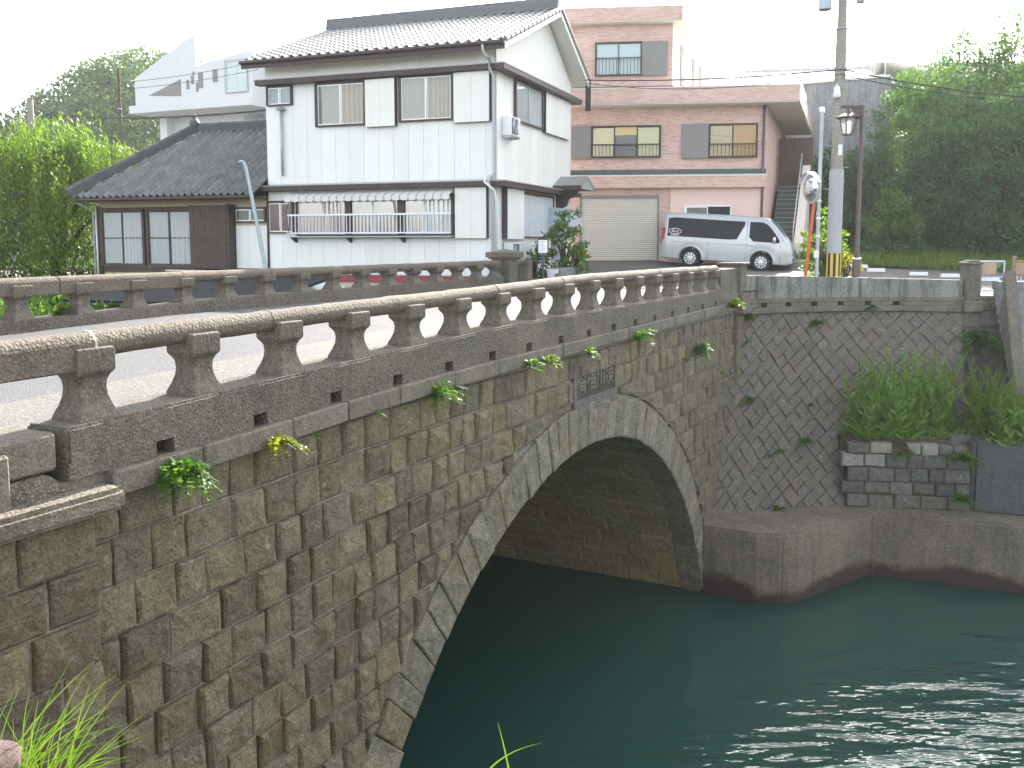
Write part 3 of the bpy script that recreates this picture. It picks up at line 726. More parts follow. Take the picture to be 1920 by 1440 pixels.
def curtain(F, x0, x1, z0, z1, y, mat, parent, seed=0):
    rg = random.Random(seed); n = max(8, int((x1 - x0) / .035)); mb = fb(F); ph = 0; vs = []
    for i in range(n + 1):
        ph += rg.uniform(.9, 2.1); dy = .015 * math.sin(ph); x = x0 + (x1 - x0) * i / n
        vs += [(x, y + dy * .6, z1), (x, y + dy, (z0 + z1) / 2), (x, y + dy * 1.2, z0)]
    mb.add(vs, [(3 * i + j, 3 * i + 3 + j, 3 * i + 4 + j, 3 * i + 1 + j) for i in range(n) for j in (0, 1)])
    return mb.build('curtain', mat, parent, smooth=True)
def window(F, parent, x0, x1, z0, z1, out=.0, panes=2, trim=.09, trim_mat=None, cur=None, gap=(0, 0), rows=1, glass=None, back=None, sash=None, name='window', seed=0, depth=.10):
    "surround boards > sash, panes, curtain; x along the wall, y into it"
    tm = trim_mat or M_BR; y0 = -out - depth; mb = fb(F)
    mb.box(x0 - trim, x0, y0, -out + .02, z0 - trim * .5, z1 + trim).box(x1, x1 + trim, y0, -out + .02, z0 - trim * .5, z1 + trim)
    mb.box(x0, x1, y0 - .004, -out + .02, z1, z1 + trim).box(x0, x1, y0 - .02, -out + .02, z0 - trim * .5, z0)
    W = mb.build(name, tm, parent)
    fb(F).box(x0, x1, -out - .020, -out + .016, z0, z1).build('recess', back or M_DK, W)
    sm = sash or M_AL; f = .035; pw = (x1 - x0) / panes
    for i in range(panes):
        a, b = x0 + i * pw, x0 + (i + 1) * pw; yy = y0 + .03 + (.02 if i % 2 else 0); s = fb(F)
        s.box(a, a + f, yy, yy + .018, z0, z1).box(b - f, b, yy, yy + .018, z0, z1).box(a + f, b - f, yy, yy + .018, z0, z0 + f).box(a + f, b - f, yy, yy + .018, z1 - f, z1)
        for r in range(1, rows):
            zz = z0 + (z1 - z0) * r / rows; s.box(a + f, b - f, yy, yy + .018, zz - f / 2, zz + f / 2)
        s.build('sash', sm, W)
        fb(F).quad((a + f, yy + .009, z0 + f), (b - f, yy + .009, z0 + f), (b - f, yy + .009, z1 - f), (a + f, yy + .009, z1 - f)).build('pane', glass or M_GL, W)
    if cur: curtain(F, x0 + gap[0], x1 - gap[1], z0 + .01, z1 - .02, -out - .040, cur, W, seed)
    return W
def siding(F, parent, x0, x1, z0, z1, w, mat, name='wall_panel', out=.012, ph=0.0):
    x = x0
    g = x0 + (w - ph)
    while x < x1 - .02:
        b = min(g, x1)
        fb(F).box(x + .004, b - .004, -out, .01, z0, z1).build(name, mat, parent); x = b; g += w
def shutterbox(F, parent, x0, x1, z0, z1, out=.16, mat=None, n=2):
    P = fb(F).box(x0, x1, -out, 0, z0, z1).build('shutter_box', M_BR, parent)
    w = (x1 - x0 - .04) / n
    for i in range(n): fb(F).box(x0 + .02 + i * w + .003, x0 + .02 + (i + 1) * w - .003, -out - .012, -out + .01, z0 - .01, z1 - .01).build('panel', mat or M_WH2, P)
    return P

# roof tiles: a pan with a roll along one side, lower lip turned down
def tile_mesh(name, w, L, mat, rows=1, roll=.045, lap=.022):
    mb = MB(); prof = [(0, .004), (.16, 0), (.36, .0), (.52, .010), (.62, roll * .72), (.74, roll), (.86, roll * .8), (.96, roll * .25), (1.02, .006)]; n = len(prof)
    for r in range(rows):
        y0 = r * L; y1 = y0 + L + .015
        vs = [(p[0] * w, y0 - .0, p[1] + lap - .028) for p in prof] + [(p[0] * w, y0, p[1] + lap) for p in prof] + [(p[0] * w, y1, p[1]) for p in prof]
        mb.add(vs, [(k * n + i, k * n + i + 1, (k + 1) * n + i + 1, (k + 1) * n + i) for k in (0, 1) for i in range(n - 1)])
    o = mb.build(name, mat, None, smooth='auto'); me = o.data; bpy.data.objects.remove(o); return me
def basis(o, x, y, z):
    "slope frame: x along eave, y up the slope"
    ex = Vector(x).normalized(); ey = Vector(y).normalized(); ez = ex.cross(ey)
    return Matrix(((ex.x, ey.x, ez.x, o[0]), (ex.y, ey.y, ez.y, o[1]), (ex.z, ey.z, ez.z, o[2]), (0, 0, 0, 1)))
def ridge(parent, p, q, mat, w=.22, tiers=3, cap=.085, step=.32, hh=.055, name='ridge'):
    "stacked courses of flat tiles under a row of round caps"
    p, q = Vector(p), Vector(q); d = (q - p).normalized(); sd = d.cross(Vector((0, 0, 1))).normalized(); up = sd.cross(d)
    mb = MB()
    for k in range(tiers):
        ww = (w - k * .03) / 2; h0, h1 = k * hh, k * hh + hh * .7
        mb.hexa([p - sd * ww + up * h0, p + sd * ww + up * h0, q + sd * ww + up * h0, q - sd * ww + up * h0, p - sd * ww + up * h1, p + sd * ww + up * h1, q + sd * ww + up * h1, q - sd * ww + up * h1])
        wi = ww - .03; mb.hexa([p - sd * wi + up * h1, p + sd * wi + up * h1, q + sd * wi + up * h1, q - sd * wi + up * h1, p - sd * wi + up * (h1 + hh * .3), p + sd * wi + up * (h1 + hh * .3), q + sd * wi + up * (h1 + hh * .3), q - sd * wi + up * (h1 + hh * .3)])
    P = mb.build(name, mat, parent); L = (q - p).length; n = max(1, int(L / step)); st = L / n
    for i in range(n):
        a = p + d * (i * st) + up * (tiers * hh + .01); b = a + d * (st - .012)
        MB().tube([a, a + d * .05, a + d * .052, b], [cap * 1.12, cap * 1.12, cap, cap], 10).build('cap_tile', mat, P, smooth='auto')
    return P

# ------------------------------------------------------------------ white house beside the bridge end
HB0 = -2.4
HO = at(930, 480, 27.5); HR = R(-21)
WHO = thing('white_house', 'white two storey house with brown trim and tiled gable roof beside the bridge', 'house', (HO.x, HO.y, EYE + HB0), HR)
F0 = Matrix.Translation((0, 0, -HB0)); FS = F0 @ Matrix.Rotation(R(90), 4, 'Z')
fb(F0).box(-7.86, -.02, .02, 7.18, -.95, 5.62).build('wall', M_WH, WHO)
fb(F0).box(-7.84, -.03, .03, 7.0, HB0, -.95).build('foundation', M_CRM, WHO)
fb(F0).box(-7.88, .0, -.02, .1, -1.22, -1.0).build('sill_strip', M_RED, WHO)
fb(F0).prism([(.02, 5.6), (7.18, 5.6), (4.4, 7.42)], 'x', -7.84, -.02).build('gable', M_WH, WHO)
siding(F0, WHO, -7.88, 0.0, 1.85, 4.93, .505, M_WH)
siding(F0, WHO, -7.88, 0.0, 5.10, 5.64, 1.82, M_WH)
siding(F0, WHO, -7.88, 0.0, -.98, 1.62, .505, M_WH)
siding(FS, WHO, 0.0, 7.18, 1.85, 4.93, .6, M_WH2)
siding(FS, WHO, 2.2, 7.18, -.98, 1.62, .6, M_WH2)
fb(F0).prism([(.03, 5.12), (7.17, 5.12), (7.17, 5.62), (4.4, 7.42), (.03, 5.64)], 'x', -.01, .012).build('wall_panel', M_WH2, WHO)
fb(F0).box(-.03, .03, -.03, .03, -1, 5.6).build('corner_post', M_PIPE, WHO)
# brown bands (small pent eaves) at both storeys
for z, nm in ((5.0, 'band'), (1.70, 'band')):
    fb(F0).box(-8.08, .08, -.30, .0, z - .07, z + .075).box(.0, .38, -.30, 7.35, z - .07, z + .07).build(nm, M_BR, WHO)
    fb(F0).box(-8.10, .10, -.32, .0, z + .076, z + .10).box(.0, .40, -.32, 7.37, z + .071, z + .10).build('band_flashing', plain('flashing', (.35, .33, .33), .4, .3), WHO)
# first floor windows
window(F0, WHO, -7.74, -6.92, 4.34, 4.86, panes=2, trim=.07, back=plain('grey blind', (.32, .36, .4), .7))
window(F0, WHO, -5.93, -4.30, 3.62, 4.84, cur=M_CUR, gap=(.12, 0), seed=1)
window(F0, WHO, -3.02, -1.38, 3.64, 4.88, cur=M_CUR, gap=(.0, 0), seed=2)
shutterbox(F0, WHO, -4.22, -3.18, 3.50, 4.90); shutterbox(F0, WHO, -1.28, -.12, 3.50, 4.92)
# ground floor: small window, long window with railing and awning, shutter box
window(F0, WHO, -7.83, -6.98, .34, 1.26, panes=2, trim=.07, back=plain('plum blind', (.16, .08, .09), .8))
LWN = window(F0, WHO, -6.72, -1.40, .26, 1.38, panes=6, trim=.08, glass=pane_mat('shop glass', a=.9), back=plain('shop interior', (.42, .30, .28), .8, var=.6, scale=1.2), sash=M_ALW)
for k, (a, b) in enumerate(((-5.0, -4.8), (-3.17, -2.95))): fb(F0).box(a, b, -.13, -.02, .26, 1.38).build('mullion', M_BR, LWN)
curtain(F0, -6.6, -5.2, .3, 1.3, -.04, cloth_mat('pink curtain', (.62, .42, .42)), LWN, 4); curtain(F0, -2.3, -1.45, .3, 1.3, -.04, M_CURW, LWN, 5)
shutterbox(F0, WHO, -1.26, -.22, .14, 1.62)
mb = fb(F0); n = 21
for i in range(n):
    a, b = -7.0 + 5.72 * i / n, -7.0 + 5.72 * (i + 1) / n - .022
    mb.add([(a, -.02, 1.60), (b, -.02, 1.60), (b, -.42, 1.40), (a, -.42, 1.40), (b, -.425, 1.28), ((a + b) / 2, -.425, 1.255), (a, -.425, 1.28)], [(0, 1, 2, 3), (3, 2, 4, 5, 6)])
mb.build('awning', M_AWN, WHO)
mb = fb(F0); mb.tube([(-6.98, -.04, 1.5), (-6.96, -.40, 1.0), (-6.9, -.35, .3)], .012, 6); mb.build('awning_arm', M_DK, WHO)
RLG = fb(F0).box(-6.98, -1.30, -.345, -.30, .83, .885).build('window_railing', M_ALW, WHO)
fb(F0).box(-6.98, -1.30, -.345, -.305, .28, .32).build('bottom_rail', M_ALW, RLG)
for i in range(46):
    x = -6.93 + 5.58 * i / 45
    if i == 0: b0 = fb(F0).box(x - .01, x + .01, -.335, -.315, .32, .83).build('bar', M_ALW, RLG)
    else: share('bar', b0.data, RLG, (5.58 * i / 45, 0, 0))
fb(F0).box(-7.0, -1.28, -.36, -.05, .17, .20).build('planter_shelf', M_GPIPE, WHO)
for x in (-6.85, -4.85, -3.0): fb(F0).prism([(-.34, .17), (-.02, .17), (-.02, .0)], 'x', x - .04, x + .04).build('bracket', M_BR, WHO)
# side wall facing the street
window(FS, WHO, 1.5, 3.9, 3.72, 4.86, cur=M_CURW, seed=6); shutterbox(FS, WHO, 4.05, 6.75, 3.62, 4.92, .14, n=4)
shutterbox(FS, WHO, .5, 1.95, .12, 1.62, .16, n=3); window(FS, WHO, 2.1, 5.0, .2, 1.5, panes=3, glass=M_FROST, sash=M_ALW)
# roof: columns of tiles, ridge, verges, eaves
RX0, RX1, YE, ZE, YR, ZR, YB = -8.32, .52, -.62, 5.60, 4.4, 7.55, 7.75
RF = fb(F0).add([(RX0, YE, ZE), (RX1, YE, ZE), (RX1, YR, ZR), (RX0, YR, ZR), (RX0, YB, 5.75), (RX1, YB, 5.75), (RX0 + .05, YE + .02, ZE - .10), (RX1 - .05, YE + .02, ZE - .10), (RX1 - .05, YR, ZR - .12), (RX0 + .05, YR, ZR - .12), (RX0 + .05, YB, 5.62), (RX1 - .05, YB, 5.62)],
    [(0, 1, 2, 3), (3, 2, 5, 4), (6, 9, 8, 7), (9, 10, 11, 8), (0, 6, 7, 1), (1, 7, 8, 2), (2, 8, 11, 5), (5, 11, 10, 4), (4, 10, 9, 3), (3, 9, 6, 0)]).build('roof', M_WH2, WHO)
ncol = 27; cw = (RX1 - RX0) / ncol; sl = Vector((0, YR - YE, ZR - ZE)); tme = tile_mesh('tile_column', cw, sl.length / 18, M_T1, 18, roll=.075)
for i in range(ncol):
    o = share('tile_column', tme, RF); o.matrix_basis = F0 @ basis((RX0 + i * cw, YE - .04, ZE + .012), (1, 0, 0), sl, None)
sl2 = Vector((0, YR - YB, ZR - 5.75)); tme2 = tile_mesh('tile_column', cw, sl2.length / 12, M_T1, 12, roll=.075)
for i in range(ncol):
    o = share('tile_column', tme2, RF); o.matrix_basis = F0 @ basis((RX1 - i * cw, YB + .02, 5.762), (-1, 0, 0), sl2, None)
M4 = F0; rp = ridge(RF, (0, 0, 0), (0, 0, 1), M_T2) if False else None
def ridgeF(F, parent, p, q, *a, **k):
    return ridge(parent, F @ Vector(p), F @ Vector(q), *a, **k)
ridgeF(F0, RF, (RX0 + .05, YR, ZR + .03), (RX1 - .05, YR, ZR + .03), tile_mat('ridge tile', (.13, .14, .15), .5), .36, 4, .10, .36, .075)
fb(F0).box(RX0, RX1, YE - .02, YE + .06, ZE - .20, ZE - .03).build('fascia', M_BR, WHO)
fb(F0).tube([(RX0, YE - .08, ZE - .03), (RX1, YE - .08, ZE - .03)], .055, 8).build('gutter', M_BR, WHO)
for k, (ya, za, yb, zb) in enumerate(((YE, ZE, YR, ZR), (YB, 5.75, YR, ZR))):
    fb(F0).hexa([(RX1 - .04, ya, za - .2), (RX1 + .02, ya, za - .2), (RX1 + .02, yb, zb - .2), (RX1 - .04, yb, zb - .2), (RX1 - .04, ya, za), (RX1 + .02, ya, za), (RX1 + .02, yb, zb), (RX1 - .04, yb, zb)]).build('barge_board', M_WH2, WHO)
    for i in range(14):
        t = (i + .5) / 14; d = Vector((0, yb - ya, zb - za)).normalized(); c = Vector((RX1 + .0, lerp(ya, yb, t), lerp(za, zb, t) + .04))
        mb = fb(F0); mb.tube([c - d * .16, c + d * .14], [.085, .075], 8); mb.build('verge_tile', M_T1, RF, smooth='auto')
fb(F0).box(RX1 - .12, RX1 + .06, YB - .06, YB + .03, 4.75, 5.75).build('gable_end_board', M_BR, WHO)
# pipes
def pipe(name, F, pts, r, mat, parent): return fb(F).tube(pts, r, 8).build(name, mat, parent, smooth=True)
pipe('downpipe', F0, [(-.12, YE - .08, ZE - .06), (-.12, YE - .02, ZE - .25), (-.06, -.2, ZE - .5), (-.05, -.38, 5.2), (-.05, -.38, 4.95), (-.03, -.12, 4.75), (-.03, -.10, 2.0), (-.10, -.14, 1.85)], .04, M_PIPE, WHO)
pipe('downpipe', F0, [(-.16, -.36, 2.0), (-.2, -.38, 1.75), (.06, -.28, 1.5), (.06, -.12, 1.2), (.06, -.12, -1.0)], .042, M_ALW, WHO)
pipe('downpipe', F0, [(-.06, -.36, 1.95), (-.10, -.36, 1.8), (-.06, -.12, 1.3), (-.06, -.12, -1.0)], .034, M_PIPE, WHO)
pipe('vent_pipe', F0, [(-7.25, -.10, 2.1), (-7.25, -.10, 4.15)], .038, M_GPIPE, WHO)
fb(F0).lathe([(.05, 0), (.15, .02), (.16, .06), (.07, .12), (.02, .13)], 10, (-7.25, -.12, 4.13)).build('vent_cap', M_GPIPE, WHO)
pipe('downpipe', F0, [(-7.9, -.05, 1.8), (-7.92, -.05, -2.0)], .03, M_BR, WHO)
# porch hood over the side door, and a bowed plastic awning below it
PH = fb(F0).add([(.0, 5.2, 1.95), (1.0, 5.2, 1.95), (1.0, 6.05, 2.3), (.0, 6.05, 2.3), (.0, 6.9, 1.95), (1.0, 6.9, 1.95), (.0, 5.2, 1.83), (1.0, 5.2, 1.83), (1.0, 6.05, 2.18), (.0, 6.05, 2.18), (.0, 6.9, 1.83), (1.0, 6.9, 1.83)],
    [(0, 1, 2, 3), (3, 2, 5, 4), (6, 9, 8, 7), (9, 10, 11, 8), (0, 6, 7, 1), (1, 7, 8, 2), (2, 8, 11, 5), (5, 11, 10, 4)]).build('porch_roof', M_T1, WHO)
fb(F0).box(.02, 1.03, 5.14, 5.2, 1.78, 1.93).build('porch_fascia', M_BR, PH)
fb(F0).prism([(5.2, 1.83), (6.9, 1.83), (6.05, 2.18)], 'x', .96, .99).build('porch_gable', M_GPIPE, PH)
fb(F0).prism([(.0, 1.8), (.85, 1.8), (.7, 1.55), (.5, 1.5), (.4, 1.25), (.15, 1.15), (.0, .9)], 'y', 5.5, 5.56).build('porch_bracket', M_BR, PH)
mb = fb(F0); pr = [(.02, 1.2), (.35, 1.17), (.62, 1.02), (.78, .8), (.83, .55)]
for (a, b), (c, d) in zip(pr, pr[1:]): mb.quad((a, 4.6, b), (c, 4.6, d), (c, 6.2, d), (a, 6.2, b))
mb.add([(.02, 4.6, 1.2)] + [(p[0], 4.6, p[1]) for p in pr[1:]] + [(.02, 4.6, .55)], [tuple(range(6))])
mb.build('door_awning', plain('grey plastic awning', (.42, .47, .52), .35, var=.1), WHO)
fb(F0).box(-.02, .06, 5.0, 6.1, -1, 1.2).build('door', M_GPIPE, WHO)

def condenser(label, F, x0, z0, out, root):
    T_ = thing('air_conditioner', label, 'air conditioner', root)
    f = Matrix.Translation(-Vector(root)) @ F
    fb(f).box(x0, x0 + .78, -out - .30, -out, z0, z0 + .56).build('casing', M_ALW, T_, .015)
    fb(f).box(x0 + .05, x0 + .52, -out - .312, -out - .29, z0 + .05, z0 + .51).build('grille', plain('grille shade', (.10, .13, .13), .6), T_)
    for r in (.08, .14, .20):
        mb = fb(f); c = Vector((x0 + .285, -out - .318, z0 + .28)); mb.tube([c + Vector((math.cos(a), 0, math.sin(a))) * r for a in np.linspace(0, 2 * math.pi, 20)], .008, 5, False); mb.build('fan_guard', M_AL, T_)
    for xa in (.02, .70): fb(f).box(x0 + xa, x0 + xa + .06, -out - .28, -out + .05, z0 - .06, z0 - .003).build('foot', M_GPIPE, T_)
    return T_
WM = WHO.matrix_basis.copy()
FW0 = Matrix.Translation(WHO.location) @ Matrix.Rotation(HR, 4, 'Z') @ F0; FWS = FW0 @ Matrix.Rotation(R(90), 4, 'Z')
condenser('white air conditioner unit bracketed high on the house side wall', FWS, .42, 3.13, .02, tuple(FWS @ Vector((.8, -.2, 3.1))))
condenser('white air conditioner unit on the ground by the house corner, behind the capped post', FWS, .55, -.55, .02, tuple(FWS @ Vector((.9, -.2, -1.0))))
condenser('grey fronted air conditioner unit on the ground nearest the potted bush', FWS, 1.75, -.6, .3, tuple(FWS @ Vector((2.1, -.4, -1.0))))

# ------------------------------------------------------------------ low annex with a hipped tile roof
AX = thing('annex_house', 'low wooden house with a dark tiled hip roof and lattice windows', 'house', tuple(FW0 @ Vector((-15, .05, HB0)))[:2] + (EYE + HB0,), HR)
FA = Matrix.Translation((15.0, -.05, -HB0))
fb(FA).box(-15.0, -7.9, .06, 6.0, HB0, 1.5).build('wall', M_CRM, AX)
fb(FA).box(-15.05, -7.92, -.02, .06, -1.0, -.83).build('ground_sill', M_WOOD, AX)
fb(FA).box(-15.0, -14.85, -.06, .06, -2, 1.25).build('corner_post', M_WOOD, AX)
siding(FA, AX, -9.18, -7.93, -.98, .55, .5, M_WH); siding(FA, AX, -14.9, -9.2, 1.21, 1.48, .9, plain('yellowed board', (.55, .50, .33), .7), out=.0)
fb(FA).box(-15.0, -9.2, -.07, .06, 1.12, 1.20).build('lintel', M_WOOD, AX)
for k, (a, b) in enumerate(((-14.72, -13.0), (-12.72, -10.98))):
    window(FA, AX, a, b, -.74, 1.06, panes=2, rows=2, trim=.10, trim_mat=M_WOOD, sash=M_WOOD, cur=M_CURW, seed=10 + k, back=plain('grey room', (.16, .16, .17), .8))
DSB = fb(FA).box(-10.8, -9.32, -.30, .05, -.85, 1.22).build('shutter_case', M_WOOD, AX)
for i in range(9): fb(FA).box(-10.78 + i * .16, -10.78 + i * .16 + .152, -.318, -.295, -.84, 1.18).build('plank', M_WOOD, DSB)
fb(FA).box(-9.30, -9.22, -.32, .05, -.9, 1.25).build('post', M_WOOD, AX)
window(FA, AX, -9.12, -8.02, .70, 1.08, panes=2, trim=.07, back=plain('green dark glass', (.08, .10, .09), .4))
pipe('downpipe', FA, [(-15.35, -.7, 1.42), (-15.1, -.35, 1.2), (-15.08, -.12, 1.05), (-15.08, -.12, -2.0)], .035, M_PIPE, AX)
pipe('downpipe', FA, [(-14.95, -.13, 1.2), (-14.95, -.13, -2.0)], .03, M_ALW, AX)
AX0, AY0, AZ0, HXr, HYr, HZr = -15.35, -.72, 1.50, -13.0, 3.0, 4.02
ARF = fb(FA).add([(AX0, AY0, AZ0), (-7.9, AY0, AZ0), (-7.9, HYr, HZr), (HXr, HYr, HZr), (AX0, 6.7, AZ0), (-7.9, 6.7, AZ0), (AX0, AY0, AZ0 - .07), (-7.9, AY0, AZ0 - .07), (AX0, 6.7, AZ0 - .07), (-7.9, 6.7, AZ0 - .07)],
    [(0, 1, 2, 3), (0, 3, 4), (3, 2, 5, 4), (0, 6, 7, 1), (4, 8, 6, 0), (6, 8, 9, 7)]).build('roof', M_WOOD, AX)
asl = Vector((0, HYr - AY0, HZr - AZ0)); nr = 14; rl = asl.length / nr; aw = .282; ame = tile_mesh('roof_tile', aw, rl, M_T2, 1, roll=.095, lap=.016)
for i in range(27):
    x = -7.92 - (i + 1) * aw
    for r in range(nr):
        if x + aw * .3 < AX0 + (HXr - AX0) * (r + .2) / nr: continue
        o = share('roof_tile', ame, ARF); p = Vector((x, AY0 - .05, AZ0 + .01)) + asl * (r / nr)
        o.matrix_basis = FA @ basis(p, (1, 0, 0), asl, None)
M_RT = tile_mat('dark ridge tile', (.10, .105, .11), .5)
ridgeF(FA, ARF, (HXr, HYr, HZr + .0), (-7.9, HYr, HZr + .0), M_RT, .34, 4, .09, .30, .065)
ridgeF(FA, ARF, (AX0 - .05, AY0 - .06, AZ0 + .04), (HXr, HYr, HZr + .04), M_RT, .34, 3, .10, .30, .075, name='hip_ridge')
fb(FA).lathe([(.02, -.1), (.16, -.02), (.2, .1), (.15, .22), (.08, .27), (.12, .33), (.05, .42)], 10, (HXr - .1, HYr - .1, HZr + .24)).build('ridge_end_tile', M_RT, ARF, smooth=True)
fb(FA).lathe([(.02, -.1), (.11, -.02), (.13, .08), (.07, .2)], 9, (AX0 - .02, AY0 - .06, AZ0 + .12)).build('hip_end_tile', M_RT, ARF, smooth=True)
fb(FA).tube([(AX0 - .1, AY0 - .1, AZ0 - .06), (-7.95, AY0 - .1, AZ0 - .06)], .05, 8).build('gutter', M_BR, AX)
# ------------------------------------------------------------------ pink brick-tiled building across the street
def brick_mat(name, c1, c2, mo, sc=1.0):
    m = NT(name); tc = m.n('TexCoord'); mp = m.n('Mapping'); m.l(tc.outputs['Object'], mp.inputs[0])
    sep = m.n('SeparateXYZ', i_0=mp.outputs[0]); cb = m.n('CombineXYZ', i_0=m.math('ADD', sep.outputs[0], sep.outputs[1]), i_1=sep.outputs[2])
    b = m.n('TexBrick', i_Vector=cb.outputs[0], i_Scale=1.0, i_Color1=(*c1, 1), i_Color2=(*c2, 1), i_Mortar=(*mo, 1), i_Mortar_Size=.007, i_Brick_Width=.24, i_Row_Height=.072, i_Bias=-.1)
    n = m.noise(m.coord(), 1.5, 5, .6)
    m.set('Base Color', m.mix(m.math('MULTIPLY', n, .5), b.outputs[0], m.mix(1.0, b.outputs[0], (.72, .70, .70), 'MULTIPLY'))); m.set('Roughness', .7)
    m.bump(b.outputs[1], -.4, .01); return m.mat
M_PK = brick_mat('pink brick tile', (.70, .455, .39), (.52, .31, .265), (.70, .585, .53)); M_PKP = plain('pink plaster', (.78, .58, .51), .8, var=.05, scale=1)
M_SOF = plain('white soffit', (.72, .68, .62), .8, var=.06); M_GRN = plain('dark green band', (.055, .085, .085), .5); M_GRY = plain('grey shutter panel', (.225, .215, .21), .6, var=.05)
M_BLD = plain('yellow bamboo blind', (.62, .52, .25), .8, var=.12, scale=14); M_BLD2 = plain('tan bamboo blind', (.48, .33, .17), .8, var=.12, scale=14)
PB0 = -.75; PO = at(1430, 485, 36.6)
PK = thing('pink_building', 'three storey pink brick-tiled building with a roller shutter across the street', 'building', (PO.x, PO.y, EYE + PB0), R(-7))
FP0 = Matrix.Translation((0, 0, -PB0)); sk = math.tan(R(13))
FPS = FP0 @ Matrix(((sk * .974, -.974, 0, 0), (1, -.0, 0, 0), (0, 0, 1, 0), (0, 0, 0, 1)))
FPS = FP0 @ Matrix.Rotation(R(77), 4, 'Z')
def skew(x0, x1, y0, y1, z0, z1):
    "block whose ends follow the slanting side street"
    return fb(FP0).hexa([(x0 + y0 * sk, y0, z0), (x1 + y0 * sk, y0, z0), (x1 + y1 * sk, y1, z0), (x0 + y1 * sk, y1, z0), (x0 + y0 * sk, y0, z1), (x1 + y0 * sk, y0, z1), (x1 + y1 * sk, y1, z1), (x0 + y1 * sk, y1, z1)])
skew(-9.5, 0, .01, 10.5, PB0 - .3, 5.4).build('wall', M_PK, PK)
fb(FP0).box(-3.60, -.02, -.035, .02, PB0 - .3, 2.12).build('plaster_wall', M_PKP, PK)
fb(FP0).box(-7.6, -7.16, -.03, .02, PB0 - .3, -.05).build('plaster_wall', M_PKP, PK); fb(FP0).box(-4.02, -3.62, -.03, .02, PB0 - .3, -.05).build('plaster_wall', M_PKP, PK)
skew(-9.5, .06, -.34, .0, 2.13, 2.57).build('cornice', M_PK, PK); skew(-9.5, .08, -.36, .02, 2.574, 2.63).build('cornice_cap', M_SOF, PK)
skew(-9.5, .03, -.05, .02, 2.635, 2.85).build('green_band', M_GRN, PK)
skew(-9.6, 1.22, -.75, 10.6, 5.26, 5.295).build('soffit', M_SOF, PK)
skew(-9.6, 1.25, -.78, 10.8, 5.30, 5.86).build('roof_slab', M_PK, PK); skew(-9.62, 1.27, -.80, 10.82, 5.862, 5.90).build('slab_cap', M_SOF, PK)
skew(1.24, 1.262, -.78, 5.2, 5.29, 5.87).build('slab_side', M_SOF, PK)
# roller shutter
RS = fb(FP0).box(-7.14, -4.04, -.06, .02, 1.72, 1.86).build('shutter_hood', M_GRY, PK)
mb = fb(FP0); vs = []; n = 60
for i in range(n + 1):
    z = PB0 + .06 + (1.74 - PB0 - .06) * i / n; y = -.045 + (.022 if i % 2 else 0)
    vs += [(-7.08, y, z), (-4.10, y, z)]
mb.add(vs, [(2 * i, 2 * i + 1, 2 * i + 3, 2 * i + 2) for i in range(n)]); mb.build('shutter_curtain', plain('beige shutter steel', (.60, .56, .50), .5, .1, var=.05), RS)
for x in (-7.14, -4.09): fb(FP0).box(x, x + .05, -.08, .02, PB0, 1.74).build('guide', M_GRY, RS)
window(FP0, PK, -3.0, -1.3, .75, 1.40, out=.03, panes=2, trim=.05, trim_mat=M_ALW, depth=.06, glass=glass_mat('dark glass', (.03, .035, .05)))
def bigwin(x0, xs, x1, z0, z1, left, blinds, nm='window'):
    fb(FP0).box(x0, xs, -.10, .02, z0, z1).build('shutter_panel', M_GRY, PK)
    W = window(FP0, PK, xs + .05 if left else x0, x1, z0 + .05, z1 - .05, panes=len(blinds), trim=.05, depth=.08, sash=M_BR, back=M_DK)
    w = (x1 - xs - .05) / len(blinds)
    for i, bm in enumerate(blinds):
        if bm: fb(FP0).box(xs + .07 + i * w, xs + .03 + (i + 1) * w, -.034, -.022, z0 + (.06 if bm is not M_CUR else .9), z1 - .06).build('blind', bm if bm is not M_CUR else M_BLD, W)
    G = fb(FP0).box(xs + .02, x1 + .03, -.22, -.18, z0 + .50, z0 + .55).build('window_guard', M_BR, PK)
    k = int((x1 - xs) / .13); fb(FP0).box(xs + .02, x1 + .03, -.22, -.18, z0 + .04, z0 + .08).build('bottom_rail', M_BR, G)
    b0 = fb(FP0).box(xs + .04, xs + .06, -.21, -.19, z0 + .08, z0 + .50).build('bar', M_BR, G)
    for i in range(1, k): share('bar', b0.data, G, ((x1 - xs - .04) * i / (k - 1), 0, 0))
bigwin(-7.5, -6.73, -4.05, 3.29, 4.56, True, [M_BLD, M_CUR, M_BLD]); bigwin(-3.2, -2.19, -.37, 3.26, 4.58, True, [M_BLD2, M_BLD2])
pipe('downpipe', FP0, [(-.10, -.08, 5.25), (-.10, -.08, PB0)], .05, plain('brown pipe', (.10, .08, .09), .5), PK)
# third storey
skew(-9.5, -3.62, .02, 9.5, 5.9, 8.42).build('upper_wall', M_PK, PK)
skew(-3.63, -3.605, .02, 9.5, 5.9, 8.42).build('upper_side_wall', M_SOF, PK)
skew(-9.6, -3.2, -.42, 9.9, 8.42, 8.455).build('soffit', M_SOF, PK); skew(-9.6, -3.18, -.45, 9.95, 8.46, 8.98).build('upper_roof_slab', M_PK, PK)
skew(-9.5, -3.55, -.04, .03, 5.92, 6.06).build('green_band', M_GRN, PK)
fb(FP0).box(-4.78, -3.80, -.08, .03, 6.46, 7.74).build('shutter_panel', M_GRY, PK)
W = window(FP0, PK, -6.55, -4.82, 6.5, 7.70, panes=2, trim=.05, depth=.08, sash=M_GRY, back=plain('pale blind', (.50, .58, .58), .8))
G = fb(FP0).box(-6.6, -4.8, -.2, -.16, 7.1, 7.14).build('window_guard', M_BR, PK)
for i in range(14): fb(FP0).box(-6.58 + i * .136, -6.56 + i * .136, -.19, -.17, 6.5, 7.1).build('bar', M_BR, G)
